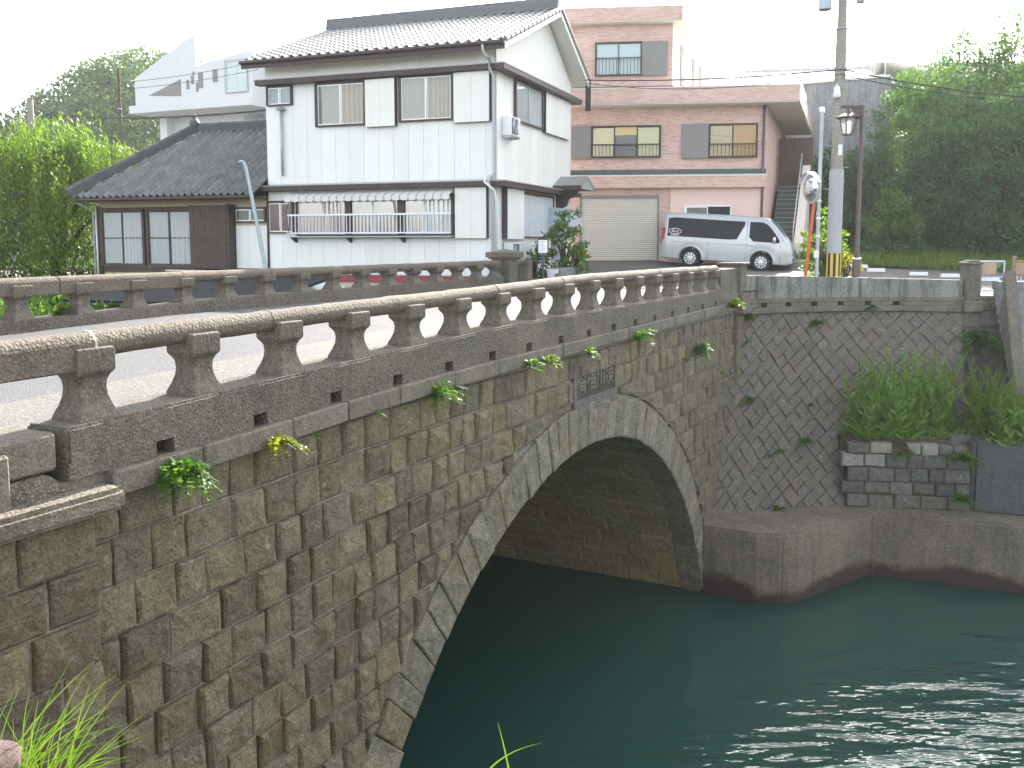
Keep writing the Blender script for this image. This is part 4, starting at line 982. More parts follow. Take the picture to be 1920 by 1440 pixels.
for k, (a, b) in enumerate(((1.6, 2.3), (4.4, 5.1), (6.2, 6.9))):
    skew(-3.605, -3.57, a, b, 5.95, 7.9).build('side_window', M_GRY, PK)
# roof terrace railing
def railing(name, label, pts, h, mat, step=.28, nbar=True, rails=(1.0, .1), T_=None, r=.018):
    T_ = T_ or thing(name, label, 'railing', pts[0]); o = Vector(pts[0])
    for p, q in zip(pts, pts[1:]):
        p, q = Vector(p) - o, Vector(q) - o
        for f in rails: MB().tube([p + Vector((0, 0, h * f)), q + Vector((0, 0, h * f))], r, 6).build('rail', mat, T_)
        n = max(1, int((q - p).length / step)); b = None
        for i in range(n + 1):
            c = lerp(p, q, i / n)
            if b is None: b = MB().tube([(0, 0, 0), (0, 0, h)], r * .8, 5).build('bar', mat, T_); b.location = c
            else: share('bar', b.data, T_, c)
    return T_
FPW = Matrix.Translation(PK.location) @ Matrix.Rotation(R(-7), 4, 'Z') @ FP0
wp = lambda x, y, z: tuple(FPW @ Vector((x + y * sk, y, z)))
railing('terrace_railing', 'thin white railing round the roof terrace of the pink building', [wp(-3.5, 3.5, 5.9), wp(1.0, 3.5, 5.9), wp(1.0, 9, 5.9)], 1.0, M_ALW, .3)
railing('terrace_screen', 'light screen standing on the roof terrace beside the upper storey', [wp(-3.4, 1.5, 5.9), wp(-.9, 1.5, 5.9)], 1.25, M_GPIPE, 2.5, rails=(1.0, .5))
# outside stair with a white flank wall
ST = thing('outside_stair', 'dark green outside stair with pale nosings climbing beside the pink building', 'stair', wp(.9, .3, PB0), R(-20))
M_NOS = plain('pale nosing', (.55, .50, .40), .7)
for i in range(16):
    y = .1 + i * .30; z = i * .2
    P_ = MB().box(-.75, .22, y, y + .34, z - .06, z + .18).build('step', M_GRN, ST); MB().box(-.70, .18, y - .012, y + .05, z + .181, z + .197).build('nosing', M_NOS, P_)
MB().prism([(.0, -.3), (.0, .75), (4.8, 4.1), (5.6, 4.1), (5.6, -.3)], 'x', .24, .56).build('flank_wall', plain('off white flank', (.75, .66, .58), .8, var=.05), ST)
MB().tube([(.2, -.02, 1.25), (.2, 4.8, 4.6)], .03, 6).build('handrail', M_GPIPE, ST); MB().tube([(.2, .0, .3), (.2, 0, 1.27)], .03, 6).build('handrail_post', M_GPIPE, ST)
MB().box(-.8, .65, 5.0, 5.3, 3.0, 5.3).build('landing_wall', M_WOOD, ST); MB().box(-1.4, .9, 4.9, 8, 3.0, 3.18).build('landing', M_GC, ST)
# tall grey retaining wall behind
G0, G1 = at(1440, 300, 50), at(1660, 300, 47)
GW = thing('grey_retaining_wall', 'tall blue-grey concrete retaining wall behind the utility pole', 'retaining wall', (G0.x, G0.y, EYE - 1.2), math.atan2(G1.y - G0.y, G1.x - G0.x))
gl = (G1 - G0).length
MB().box(-6, gl, .03, .8, 0, 9.3).build('wall', M_GC, GW)
for i in range(5):
    for j in range(5): MB().box(-6 + i * (gl + 6) / 5 + .012, -6 + (i + 1) * (gl + 6) / 5 - .012, -.02, .04, j * 1.84 + .012, (j + 1) * 1.84 - .012).build('panel', M_GC, GW)
MB().box(-6.05, gl + .05, -.06, .85, 9.305, 9.42).build('coping', M_SOF, GW)
rp_ = [tuple(GW.location + Vector((0, 0, 9.4)) + Vector((math.cos(GW.rotation_euler.z), math.sin(GW.rotation_euler.z), 0)) * k + Vector((0, .5, 0))) for k in (-4, gl)]
railing('wall_fence', 'pale mesh fence along the top of the grey retaining wall', rp_, 1.0, M_ALW, .5)
def gable_house(name, label, loc, rz, w, d, h, rh, wall, roof, wins=2):
    T_ = thing(name, label, 'house', loc, rz)
    MB().box(-w / 2, w / 2, 0, d, 0, h).build('wall', wall, T_)
    MB().add([(-w / 2 - .4, -.5, h - .1), (w / 2 + .4, -.5, h - .1), (w / 2 + .4, d / 2, h + rh), (-w / 2 - .4, d / 2, h + rh), (-w / 2 - .4, d + .5, h - .1), (w / 2 + .4, d + .5, h - .1)], [(0, 1, 2, 3), (3, 2, 5, 4), (0, 3, 4), (1, 5, 2)]).build('roof', roof, T_)
    MB().tube([(-w / 2 - .4, d / 2, h + rh), (w / 2 + .4, d / 2, h + rh)], .12, 8).build('ridge', roof, T_)
    for i in range(wins):
        x = -w / 2 + w * (i + .5) / wins; window(Matrix.Identity(4), T_, x - .6, x + .6, h * .45, h * .8, panes=2, trim=.06, glass=glass_mat('far glass', (.05, .06, .07)))
    return T_
gable_house('hilltop_house', 'pale hazy house roof above the grey retaining wall', tuple(at(1590, 170, 58)) [:2] + (EYE + 8,), R(-10), 11, 7, 1.6, 1.5, M_SOF, plain('pale roof', (.45, .45, .46), .6))
gable_house('far_pink_house', 'distant house with a faded pink roof behind the willow', tuple(at(-20, 420, 46))[:2] + (EYE - 1,), R(-12), 7, 6, 2.9, 1.5, plain('far wall', (.5, .48, .45), .8), plain('faded pink roof', (.42, .28, .25), .7, var=.15))

# ------------------------------------------------------------------ white modern building far left
MO_ = at(440, 290, 62); MW = thing('white_modern_building', 'white modern building with a sloping parapet and small odd windows', 'building', (MO_.x, MO_.y, EYE - 1), R(-24))
M_MW = plain('clean white render', (.62, .64, .66), .6, var=.03, scale=1)
FM = Matrix.Translation((0, 0, 1))
# front wall runs left from the corner at x = 0
mb = fb(FM); mb.prism([(-6.6, -1), (0, -1), (0, 8.7), (-6.6, 8.7)], 'y', 1.0, 9); mb.build('wall', M_MW, MW)
fb(FM).box(-6.6, -6.0, .3, 1.0, -1, 8.8).build('pier', M_MW, MW)
fb(FM).prism([(-7.6, 8.6), (2.6, 8.6), (2.6, 9.1), (-7.6, 9.1)], 'y', -1.4, 9.5).build('floor_slab', M_MW, MW)
fb(FM).prism([(-7.2, 9.1), (2.6, 9.1), (2.6, 12.0), (-1.0, 11.5), (-1.9, 11.3), (-2.0, 13.3), (-2.8, 13.0), (-7.2, 10.9)], 'y', -1.2, -.9).build('parapet_wall', M_MW, MW)
fb(FM).box(2.3, 2.6, -.9, 9, 9.1, 12.0).build('side_parapet', M_MW, MW); fb(FM).box(-7.2, 2.5, 3, 8.8, 9.1, 11.2).build('upper_storey', M_MW, MW)
FMw = FM
for k, (x0, x1, z0, z1) in enumerate(((-2.75, -2.5, 9.9, 10.5), (-2.35, -2.1, 10.2, 10.75), (-1.95, -1.75, 9.7, 10.3), (-2.2, -2.05, 10.75, 11.0), (-1.75, -1.35, 9.9, 10.9), (-.55, -.15, 10.2, 11.0))):
    fb(FM).box(x0, x1, -1.215, -1.19, z0, z1).build('window', M_GRY, MW)
fb(FM).prism([(-6.0, 9.7), (-3.2, 9.5), (-3.2, 10.6)], 'y', -1.215, -1.19).build('window', M_GRY, MW)
Wm = window(FM, MW, .55, 2.2, 9.5, 11.4, out=1.2, panes=2, rows=2, trim=.08, trim_mat=M_GPIPE, back=M_MW) ; fb(FM).box(2.6, 5, .0, 9, -1, 12.1).build('wing', M_MW, MW)
# ------------------------------------------------------------------ silver van
def car_body(T_, st, wheels, wr, col, half=.85, arch=.09):
    "loft of cross sections; st rows: x, bottom, belt, roof, half width at belt, half width at roof"
    X = [r[0] for r in st]; g = lambda x, k: float(np.interp(x, X, [r[k] for r in st]))
    xs_ = sorted(set([round(x, 3) for x in np.arange(X[0], X[-1], .06)] + X + [w + s * (wr + arch) * f for w in wheels for s in (-1, 1) for f in (.2, .5, .75, .9, 1.0)]))
    def bot(x):
        b = g(x, 1)
        for w in wheels:
            if abs(x - w) < wr + arch: b = max(b, wr + math.sqrt((wr + arch) ** 2 - (x - w) ** 2))
        return b
    def section(x):
        zb, zl, zr, hb, hr = bot(x), g(x, 2), g(x, 3), g(x, 4), g(x, 5)
        zl = max(zl, zb + .05); zr = max(zr, zl + .02)
        k = min(1, (zr - zl) / .3)
        pts = [(hb - .05, zb), (hb - .012, zb + .04), (hb, lerp(zb + .04, zl, .5)), (hb - .005, zl), (lerp(hb, hr, .5) + .006, lerp(zl, zr, .5)), (hr + .01, zr - .12 * k), (hr - .035, zr - .045 * k), (hr - .14, zr - .008 * k), (0, zr + .012 * k)]
        return pts
    mb = MB(); n = 17
    for x in xs_:
        s = section(x); row = [(x, -p[0], p[1]) for p in s] + [(x, p[0], p[1]) for p in s[-2::-1]]; mb.v.extend(Vector(p) for p in row)
    for i in range(len(xs_) - 1):
        for j in range(n - 1): mb.f.append((i * n + j, i * n + j + 1, (i + 1) * n + j + 1, (i + 1) * n + j))
    mb.f.append(tuple(range(n))[::-1]); mb.f.append(tuple((len(xs_) - 1) * n + j for j in range(n)))
    B = mb.build('body', col, T_, smooth='auto')
    def side(x, z, s=-1, o=.006):
        hb, hr, zl, zr = g(x, 4), g(x, 5), g(x, 2), g(x, 3)
        y = hb - .005 if z <= zl else float(np.interp(z, [zl, lerp(zl, zr, .5), zr - .12], [hb - .005, lerp(hb, hr, .5) + .006, hr + .01]))
        return (x, s * (y + o), z)
    return B, side, bot
M_SIL = plain('silver paint', (.46, .475, .50), .28, .35, var=.02); M_TIN = glass_mat('tinted glass', (.010, .012, .02), .08, .12); M_TYR = plain('tyre rubber', (.025, .025, .027), .8); M_RIM = plain('alloy rim', (.62, .63, .66), .3, .7)
M_LMP = plain('headlight lens', (.75, .76, .78), .12, .3, spec=.9); M_TAIL = plain('red tail light', (.35, .02, .02), .2)
def wheel(T_, x, y, r, w):
    s = -1 if y < 0 else 1; Wh = empty('wheel', (x, y, r), 0, T_); Wh.rotation_euler = (R(90), 0, 0)
    MB().lathe([(r * .62, -w / 2), (r * .93, -w / 2), (r, -w / 2 + .03), (r, w / 2 - .03), (r * .93, w / 2), (r * .62, w / 2)], 28).build('tyre', M_TYR, Wh, smooth='auto')
    mb = MB(); q = w / 2 * (-s)                         # outer face towards the outside of the vehicle
    zo = w / 2 + .006 if s < 0 else -(w / 2 + .006)
    mb.lathe([(r * .66, zo - .01), (r * .66, zo + .012), (r * .60, zo + .012), (r * .58, zo - .01)], 28)
    for k in range(10):
        a = 2 * math.pi * k / 10; c, d = Vector((math.cos(a), math.sin(a), 0)), Vector((-math.sin(a), math.cos(a), 0))
        p0, p1 = c * r * .12, c * r * .61
        mb.hexa([p0 - d * .018 + Vector((0, 0, zo - .012)), p0 + d * .018 + Vector((0, 0, zo - .012)), p1 + d * .026 + Vector((0, 0, zo - .012)), p1 - d * .026 + Vector((0, 0, zo - .012)),
                 p0 - d * .018 + Vector((0, 0, zo + .014)), p0 + d * .018 + Vector((0, 0, zo + .014)), p1 + d * .022 + Vector((0, 0, zo + .008)), p1 - d * .022 + Vector((0, 0, zo + .008))])
    mb.lathe([(r * .17, zo - .02), (r * .17, zo + .018), (r * .1, zo + .022)], 12)
    mb.build('rim', M_RIM, Wh); MB().lathe([(r * .6, -.04), (r * .6, .04)], 20).build('brake_shade', M_DK, Wh)
VP = at(1295, 500, 34.9); VQ = at(1425, 508.5, 34.05)
van = thing('parked_van', 'silver van parked in front of the pink building, facing right', 'van', (VP.x + .22, VP.y + .75, VP.z))
dv = VQ - VP; yaw = math.atan2(dv.y, dv.x); van.rotation_euler = (0, math.atan2(-dv.z, math.hypot(dv.x, dv.y)), yaw)
st = [(-1.10, .34, 1.00, 1.80, .76, .66), (-1.06, .30, 1.02, 1.93, .83, .72), (-.95, .27, 1.03, 1.965, .845, .735), (0, .26, 1.04, 1.985, .85, .745), (1.6, .26, 1.04, 1.98, .85, .745), (2.52, .26, 1.04, 1.955, .85, .735), (2.74, .26, 1.04, 1.905, .85, .72),
      (2.97, .26, 1.04, 1.72, .85, .71), (3.2, .26, 1.03, 1.45, .845, .72), (3.42, .26, 1.02, 1.20, .83, .74), (3.51, .28, 1.0, 1.09, .81, .73), (3.57, .30, .94, .99, .78, .70), (3.61, .32, .82, .86, .75, .67), (3.63, .34, .70, .72, .72, .64)]
WBX = [0.0, 2.57]
body, side, bot = car_body(van, st, WBX, .32, M_SIL)
def panel(name, pts, mat, parent, s=-1, o=.006):
    mb = MB(); mb.add([side(x, z, s, o) for x, z in pts], [tuple(range(len(pts)))]); return mb.build(name, mat, parent)
for s in (-1, 1):
    W = MB(); pts = [(-.92, 1.10), (1.62, 1.06), (1.78, 1.12), (1.98, 1.70), (1.94, 1.76), (-.80, 1.80), (-.90, 1.76)]
    mb = MB(); xs2 = np.linspace(-.9, 1.9, 12)
    # window as a strip so that it follows the bowed side
    lo = [(x, float(np.interp(x, [-.9, 1.6, 1.72, 1.9], [1.10, 1.08, 1.16, 1.62]))) for x in xs2]; hi = [(x, float(np.interp(x, [-.9, -.8, 1.9], [1.76, 1.80, 1.76]))) for x in xs2]
    vs = []
    for (x, a), (_, b) in zip(lo, hi): vs += [side(x, a, s), side(x, lerp(a, b, .33), s), side(x, lerp(a, b, .66), s), side(x, b, s)]
    mb.add(vs, [(4 * i + j, 4 * i + 4 + j, 4 * i + 5 + j, 4 * i + 1 + j) for i in range(11) for j in range(3)]); mb.build('side_window', M_TIN, van, smooth=True)
    mb = MB(); vs = []
    for x in np.linspace(2.08, 3.16, 8):
        a = float(np.interp(x, [2.08, 2.2, 3.16], [1.22, 1.06, 1.05])); b = float(np.interp(x, [2.08, 2.5, 2.66, 2.9, 3.16], [1.76, 1.77, 1.73, 1.50, 1.14])); vs += [side(x, a, s, .008), side(x, lerp(a, b, .5), s, .008), side(x, b, s, .008)]
    mb.add(vs, [(3 * i + j, 3 * i + 3 + j, 3 * i + 4 + j, 3 * i + 1 + j) for i in range(7) for j in range(2)]); mb.build('door_window', M_TIN, van, smooth=True)
    for x in (.62, 1.99, 3.2):
        mb = MB(); zz = np.linspace(bot(x) + .06, 1.0 if x > 3 else 1.75, 8); mb.add([side(x + dx, z, s, .003) for z in zz for dx in (0, .014)], [(2 * i, 2 * i + 1, 2 * i + 3, 2 * i + 2) for i in range(7)]); mb.build('door_seam', M_DK, van)
    mb = MB(); xx = np.linspace(-1.0, 2.9, 14); mb.add([side(x, 0.90 + dz, s, .003) for x in xx for dz in (0, .014)], [(2 * i, 2 * i + 2, 2 * i + 3, 2 * i + 1) for i in range(13)]); mb.build('belt_line', M_GRY, van)
    for x in (1.72, 2.22): MB().box(x - .12, x + .12, s * .86 - .012, s * .86 + .012, .93, .985).build('door_handle', M_RIM, van, .008)
    for w in WBX:
        mb = MB(); aa = np.linspace(R(8), R(172), 16); vs = []
        for a in aa: vs += [side(w + r * math.cos(a), .32 + r * math.sin(a), s, o) for r, o in ((.41, .0), (.415, .022), (.50, .012), (.51, .0))]
        mb.add(vs, [(4 * i + j, 4 * i + 4 + j, 4 * i + 5 + j, 4 * i + 1 + j) for i in range(15) for j in range(3)]); mb.build('wheel_arch', M_SIL, van, smooth=True)
        wheel(van, w, s * .74, .32, .20)
    mb = MB(); mb.add([side(3.2, .80, s, .01), side(3.44, .80, s, .004), side(3.56, .84, s, .0), side(3.47, .97, s, .0), side(3.22, .98, s, .01)], [(0, 1, 2, 3, 4)])
    v = mb.v[:]; mb.add([(3.60, s * .52, .80), (3.585, s * .50, .90), (3.52, s * .52, .965)], []); mb.f += [(2, 5, 6, 3), (3, 6, 7)]
    mb.build('headlight', M_LMP, van)
    MB().box(-1.105, -1.0, s * .80 - .03, s * .80 + .035, .95, 1.42).build('tail_light', M_TAIL, van, .015)
    mb = MB(); mb.lathe([(.02, -.11), (.09, -.1), (.10, .05), (.07, .12)], 10, (2.98, s * .98, 1.14), sx=.6); mb.build('mirror', M_RIM, van, smooth=True); MB().tube([(3.02, s * .82, 1.08), (2.98, s * .95, 1.10)], .02, 6).build('mirror_arm', M_DK, van)
mb = MB(); vs = []
for x, z in ((3.43, 1.185), (3.2, 1.455), (2.97, 1.725), (2.78, 1.88)):
    for f in (-1, -.5, 0, .5, 1): vs.append((x + .012, f * .64, z + .022 - abs(f) * .02))
mb.add(vs, [(5 * i + j, 5 * i + j + 1, 5 * i + 6 + j, 5 * i + 5 + j) for i in range(3) for j in range(4)]); mb.build('windscreen', plain('bright windscreen', (.45, .50, .55), .05, spec=1.0), van, smooth=True)
MB().box(3.40, 3.66, -.80, .80, .30, .62).build('bumper', M_SIL, van, .06); MB().box(3.64, 3.67, -.45, .45, .38, .50).build('air_intake', M_DK, van)
MB().box(3.585, 3.63, -.5, .5, .68, .78).build('front_grille', M_RIM, van, .01); MB().box(-1.14, -.98, -.80, .80, .30, .52).build('rear_bumper', M_SIL, van, .04)
me = text_mesh('Arai', .17, .001); wm = plain('white print', (.85, .85, .85), .5); me.materials.append(wm)
p_ = side(-.62, 1.285, -1, .014); sh = Matrix(((1, .25, 0, 0), (0, 1, 0, 0), (0, 0, 1, 0), (0, 0, 0, 1))); me.transform(sh); share('printed_name', me, van, p_, (R(90), 0, 0))
mb = MB(); vs = []
for i in range(25):
    a = 2 * math.pi * i / 24; vs += [side(-.62 + .235 * math.cos(a), 1.285 + .115 * math.sin(a), -1, .013), side(-.62 + .215 * math.cos(a), 1.285 + .097 * math.sin(a), -1, .013)]
mb.add(vs, [(2 * i, 2 * i + 2, 2 * i + 3, 2 * i + 1) for i in range(24)]); mb.build('printed_oval', wm, van); panel('printed_line', [(-.78, 1.135), (-.46, 1.135), (-.46, 1.155), (-.78, 1.155)], wm, van, -1, .013)

# ------------------------------------------------------------------ white car in the lower yard, glimpsed through the far parapet
KV = thing('white_car', 'small white car standing below the far parapet, glimpsed between balusters', 'car', tuple(at(600, 540, 25.6))[:2] + (5.2,), R(150))
st = [(-.6, .3, .85, .9, .62, .58), (-.5, .25, .9, 1.35, .7, .6), (-.2, .22, .92, 1.5, .72, .6), (.9, .22, .92, 1.55, .73, .6), (1.5, .22, .92, 1.48, .73, .6), (2.05, .22, .9, 1.0, .72, .6), (2.6, .25, .82, .88, .68, .6), (2.75, .3, .6, .65, .6, .55)]
kb, kside, kbot = car_body(KV, st, [0, 2.1], .27, plain('white paint', (.75, .76, .76), .3, var=.02), arch=.06)
for s in (-1, 1):
    mb = MB(); vs = []
    for x in np.linspace(-.35, 1.75, 9):
        a, b = .96, float(np.interp(x, [-.35, -.1, 1.3, 1.75], [1.2, 1.4, 1.42, 1.1])); hb = .7
        yy = lambda z: (np.interp(z, [.92, 1.5], [.728, .62])) * s
        vs += [(x, yy(a), a), (x, yy(b), b)]
    mb.add(vs, [(2 * i, 2 * i + 2, 2 * i + 3, 2 * i + 1) for i in range(8)]); mb.build('side_window', M_TIN, KV)
    for w in (0, 2.1): wheel(KV, w, s * .62, .27, .15)
mb = MB(); mb.quad((2.06, -.56, 1.02), (2.06, .56, 1.02), (1.54, .54, 1.49), (1.54, -.54, 1.49)); mb.build('windscreen', M_TIN, KV)
# tiled shed roof below
SH = thing('riverside_shed', 'low dark roofed wooden shed below the far parapet, seen through it', 'shed', tuple(at(330, 560, 22.5))[:2] + (5.2,), R(-21))
MB().box(-2.2, 2.4, 0, 2.6, 0, 1.02).build('wall', plain('brown shed boards', (.20, .09, .06), .8, var=.4, scale=3), SH)
MB().hexa([(-2.9, -.7, 1.16), (2.8, -.7, 1.16), (2.8, 3.0, 1.75), (-2.9, 3.0, 1.75), (-2.9, -.7, 1.22), (2.8, -.7, 1.22), (2.8, 3.0, 1.81), (-2.9, 3.0, 1.81)]).build('roof', plain('dark slate roof', (.014, .015, .017), .95, var=.4, scale=4), SH)
MB().box(-2.92, 2.82, 2.98, 3.08, 1.76, 1.84).build('roof_edge', M_SOF, SH)
for k in range(3): MB().box(-1.6 + k * 1.3, -1.5 + k * 1.3, -.03, .0, 0, 1.05).build('post', M_WOOD, SH)
MB().box(-2.2, 2.0, -.04, -.01, .62, .66).build('rail', M_SOF, SH)

# ------------------------------------------------------------------ poles, lamp, mirror, signs
M_POLE = concrete_mat('pole concrete', (.42, .39, .35), .12, .2, bdist=.003); M_LBR = plain('brown lamp metal', (.10, .068, .062), .45, .3, var=.15)
UP = at(1562, 512, 27.4); UP.z = zg(UP.x, UP.y)
pole = thing('utility_pole', 'tall concrete utility pole with a striped guard, behind the parapet', 'utility pole', tuple(UP))
MB().lathe([(.185, 0), (.165, 4.2), (.15, 7.2), (.125, 7.5), (.105, 13)], 18).build('shaft', M_POLE, pole, smooth='auto')
MB().lathe([(.205, .95), (.20, 3.35)], 18).build('grey_guard_sheet', plain('grey sheet', (.36, .38, .40), .5, var=.06), pole, smooth='auto')
for k in range(16):
    a0, a1 = 2 * math.pi * k / 16, 2 * math.pi * (k + 1) / 16; mb = MB()
    mb.add([(.207 * math.cos(a), .207 * math.sin(a), z) for a in (a0, (a0 + a1) / 2, a1) for z in (.24, .94)], [(0, 2, 3, 1), (2, 4, 5, 3)])
    mb.build('guard_stripe', plain('black stripe', (.02, .02, .02), .5) if k % 2 else plain('yellow stripe', (.62, .45, .08), .5), pole)
for z in (1.6, 2.3, 3.0, 4.6, 5.1, 5.75, 7.3, 9.0): MB().lathe([(.19 if z < 3.4 else .175, z), (.19 if z < 3.4 else .175, z + .02)], 16).build('band', M_GPIPE, pole)
MB().box(-.05, .06, -.22, -.18, 3.75, 4.05).build('number_plate', M_ALW, pole)
for k in range(9):
    z = 2.8 + k * .62; s = 1 if k % 2 else -1; MB().tube([(s * .15, 0, z), (s * .33, 0, z)], .012, 6).build('step_bolt', M_GPIPE, pole)
for s, z, w in ((-1, 7.85, .19), (1, 8.05, .12)):
    MB().lathe([(w * .9, -.02), (w, .0), (w, 1.0), (w * .8, 1.05)], 14, (s * .50, 0, z)).build('transformer', M_GPIPE, pole, smooth='auto'); MB().box(min(0, s * .5), max(0, s * .5), -.04, .04, z + .55, z + .62).build('transformer_arm', M_GPIPE, pole)
mb = MB(); mb.lathe([(.02, .16), (.07, .12), (.115, -.16), (.09, -.2)], 12, (-.16, -.24, 5.55)); mb.build('street_light', M_ALW, pole, smooth=True); MB().tube([(-.1, -.1, 5.75), (-.16, -.24, 5.72)], .02, 6).build('light_arm', M_ALW, pole)

LP = at(1605, 517, 25.2); LP.z = zg(LP.x, LP.y)
lamp = thing('street_lamp', 'brown post lamp with a hanging six sided lantern', 'street lamp', tuple(LP))
MB().lathe([(.11, 0), (.11, .75), (.095, .8), (.06, .85), (.055, 4.86)], 12).build('post', M_LBR, lamp, smooth='auto'); MB().lathe([(.12, .80), (.12, .84)], 12).build('collar', M_ALW, lamp)
for k in range(2): MB().box(-.085, .085, -.085, .085, .02 + k * .4, .06 + k * .4).build('base_band', M_LBR, lamp)
MB().box(-.58, .06, -.035, .035, 4.78, 4.86).build('arm', M_LBR, lamp, .01); MB().prism([(-.06, 4.78), (-.3, 4.78), (-.06, 4.51)], 'y', -.015, .015).build('arm_bracket', M_LBR, lamp)
LC = Vector((-.36, 0, 4.2))
LN = MB().lathe([(.02, .58), (.05, .5), (.12, .44), (.33, .36), (.36, .33), (.34, .32)], 6, LC).build('lantern_roof', M_LBR, lamp)
m = NT('lamp glass'); m.set('Base Color', (.85, .86, .84, 1)); m.set('Roughness', .2); m.set('Transmission Weight', .5); M_LGL = m.mat
MB().lathe([(.13, -.08), (.22, .32)], 6, LC).build('lantern_glass', M_LGL, LN)
for k in range(6):
    a = 2 * math.pi * k / 6; MB().tube([LC + Vector((.14 * math.cos(a), .14 * math.sin(a), -.09)), LC + Vector((.235 * math.cos(a), .235 * math.sin(a), .33))], .014, 5).build('lantern_rib', M_LBR, LN)
MB().lathe([(.15, -.12), (.15, -.08)], 6, LC).build('lantern_base', M_LBR, LN)

TP = at(1531, 510, 27.0); TP.z = zg(TP.x, TP.y)
tp = thing('grey_post', 'thin grey pipe post with a small cap, between mirror and utility pole', 'post', tuple(TP))
MB().tube([(0, 0, 0), (0, 0, 4.9)], .055, 10).build('shaft', M_GPIPE, tp, smooth='auto'); MB().lathe([(.07, 4.88), (.09, 4.92), (.09, 5.02), (.05, 5.06)], 10).build('cap', M_ALW, tp)
for z in (1.4, 1.9, 2.4): MB().lathe([(.075, z), (.075, z + .05)], 10).build('clamp', M_ALW, tp)
MB().box(-.12, .02, -.09, -.06, .8, 1.0).build('small_sign', M_ALW, tp)
MP = at(1509, 512, 26.6); MP.z = zg(MP.x, MP.y)
mir = thing('traffic_mirror', 'round convex traffic mirror on a leaning orange post', 'traffic mirror', tuple(MP))
M_ORG = plain('faded orange paint', (.50, .12, .04), .5, var=.15); tl = Vector((.22, 0, 2.65))
MB().tube([(0, 0, 0), tl], .05, 10).build('post', M_ORG, mir, smooth='auto')
ax = Vector((-.96, -.26, -.06)).normalized(); rot = ax.to_track_quat('Z', 'Y').to_matrix().to_4x4(); mm = Matrix.Translation((.10, -.06, 2.72)) @ rot
mb = MB(); mb.m = mm; mb.lathe([(.0, .14), (.12, .13), (.24, .10), (.34, .05), (.38, .0)], 24, sy=1.0); mb.build('mirror_face', plain('mirror', (.9, .92, .95), .03, 1.0, var=0), mir, smooth=True)
mb = MB(); mb.m = mm; mb.lathe([(.41, .03), (.43, .0), (.41, -.03), (.30, -.1), (.1, -.12)], 24); mb.build('mirror_back', plain('greyed mirror rim', (.45, .42, .46), .5), mir, smooth='auto')
mb = MB(); mb.m = mm; mb.add([((.46) * math.cos(a), (.46) * math.sin(a), z) for a in np.linspace(R(20), R(160), 10) for z in (-.02, .16)], [(2 * i, 2 * i + 2, 2 * i + 3, 2 * i + 1) for i in range(9)]); mb.build('hood', M_ALW, mir, smooth=True)
SG = at(1018, 505, 27.3); SG.z = zg(SG.x, SG.y)
sg = thing('notice_sign', 'small framed notice on a thin post beside the potted bush', 'sign', tuple(SG), R(-8))
MB().tube([(0, 0, 0), (0, 0, .85)], .03, 8).build('post', plain('navy post', (.05, .07, .12), .5), sg); MB().box(-.16, .16, -.03, .03, .78, 1.22).build('frame', M_BR, sg, .008); MB().box(-.13, .13, -.034, -.028, .81, 1.18).build('notice', plain('white board', (.85, .86, .86), .6, var=.03), sg)
mb = MB()
for k in range(8): mb.box(-.11 + (k % 3) * .004, .10 - (k * 7 % 5) * .02, -.0355, -.034, 1.13 - k * .038, 1.142 - k * .038)
tag(mb.build('print_lines', plain('grey print', (.35, .36, .38), .7), sg), kind='stuff')
BP = at(497, 497, 25.6)
bp = thing('leaning_pipe', 'grey bent-topped pipe leaning in front of the annex wall', 'pipe', (BP.x, BP.y, 5.2))
q0, q1, q2 = Vector((.15, 0, 0)), at(462, 318, 25.6), at(452, 303, 25.6); o_ = Vector((BP.x, BP.y, 5.2))
MB().tube([q0, BP - o_, q1 - o_], [.055, .055, .048], 10).build('shaft', M_GPIPE, bp, smooth='auto'); MB().tube([q1 - o_, lerp(q1, q2, .7) - o_ + Vector((.02, 0, .06)), q2 - o_, q2 - o_ + Vector((-.03, 0, -.03))], .05, 10).build('elbow', M_GPIPE, bp, smooth='auto')
for f in (.3, .6): MB().lathe([(.062, 0), (.062, .05)], 10, lerp(BP, q1, f) - o_).build('coupling', M_GPIPE, bp)
AN = FW0 @ Vector((-8.05, 2.2, 3.6))
an = thing('tv_antenna', 'thin aerial mast standing on the annex roof against the white house', 'antenna', tuple(AN))
MB().tube([(0, 0, 0), (0, 0, 2.9)], .018, 6).build('mast', M_GPIPE, an)
for z, w in ((2.8, .5), (1.9, 1.6), (1.8, .2)): MB().tube([(-w * .75, -.1, z), (w * .25, .05, z + .01)], .012, 5).build('boom', M_GPIPE, an)
for s in (-1, 1): MB().tube([(0, 0, 1.0), (s * .5, -.4, .1)], .014, 5).build('stay', M_ALW, an)
for (px, py, d, h, r, nm, lb) in ((62, 300, 42, 4.0, .16, 'concrete_pole', 'bare concrete pole top standing behind the willow'), (229, 300, 52, 6.6, .10, 'thin_pole', 'thin rusty pole standing in front of the wooded hill')):
    p_ = at(px, py, d); top = at(px - 3, 186 if px < 100 else 128, d); T_ = thing(nm, lb, 'pole', (p_.x, p_.y, EYE - 1.5)); L = top.z - EYE + 1.5
    MB().lathe([(r, 0), (r * .8, L)], 12).build('shaft', M_POLE if px < 100 else M_WOOD, T_, smooth='auto'); MB().lathe([(r * 1.1, L * .8), (r * 1.1, L * .8 + .06)], 12).build('band', M_GPIPE, T_)
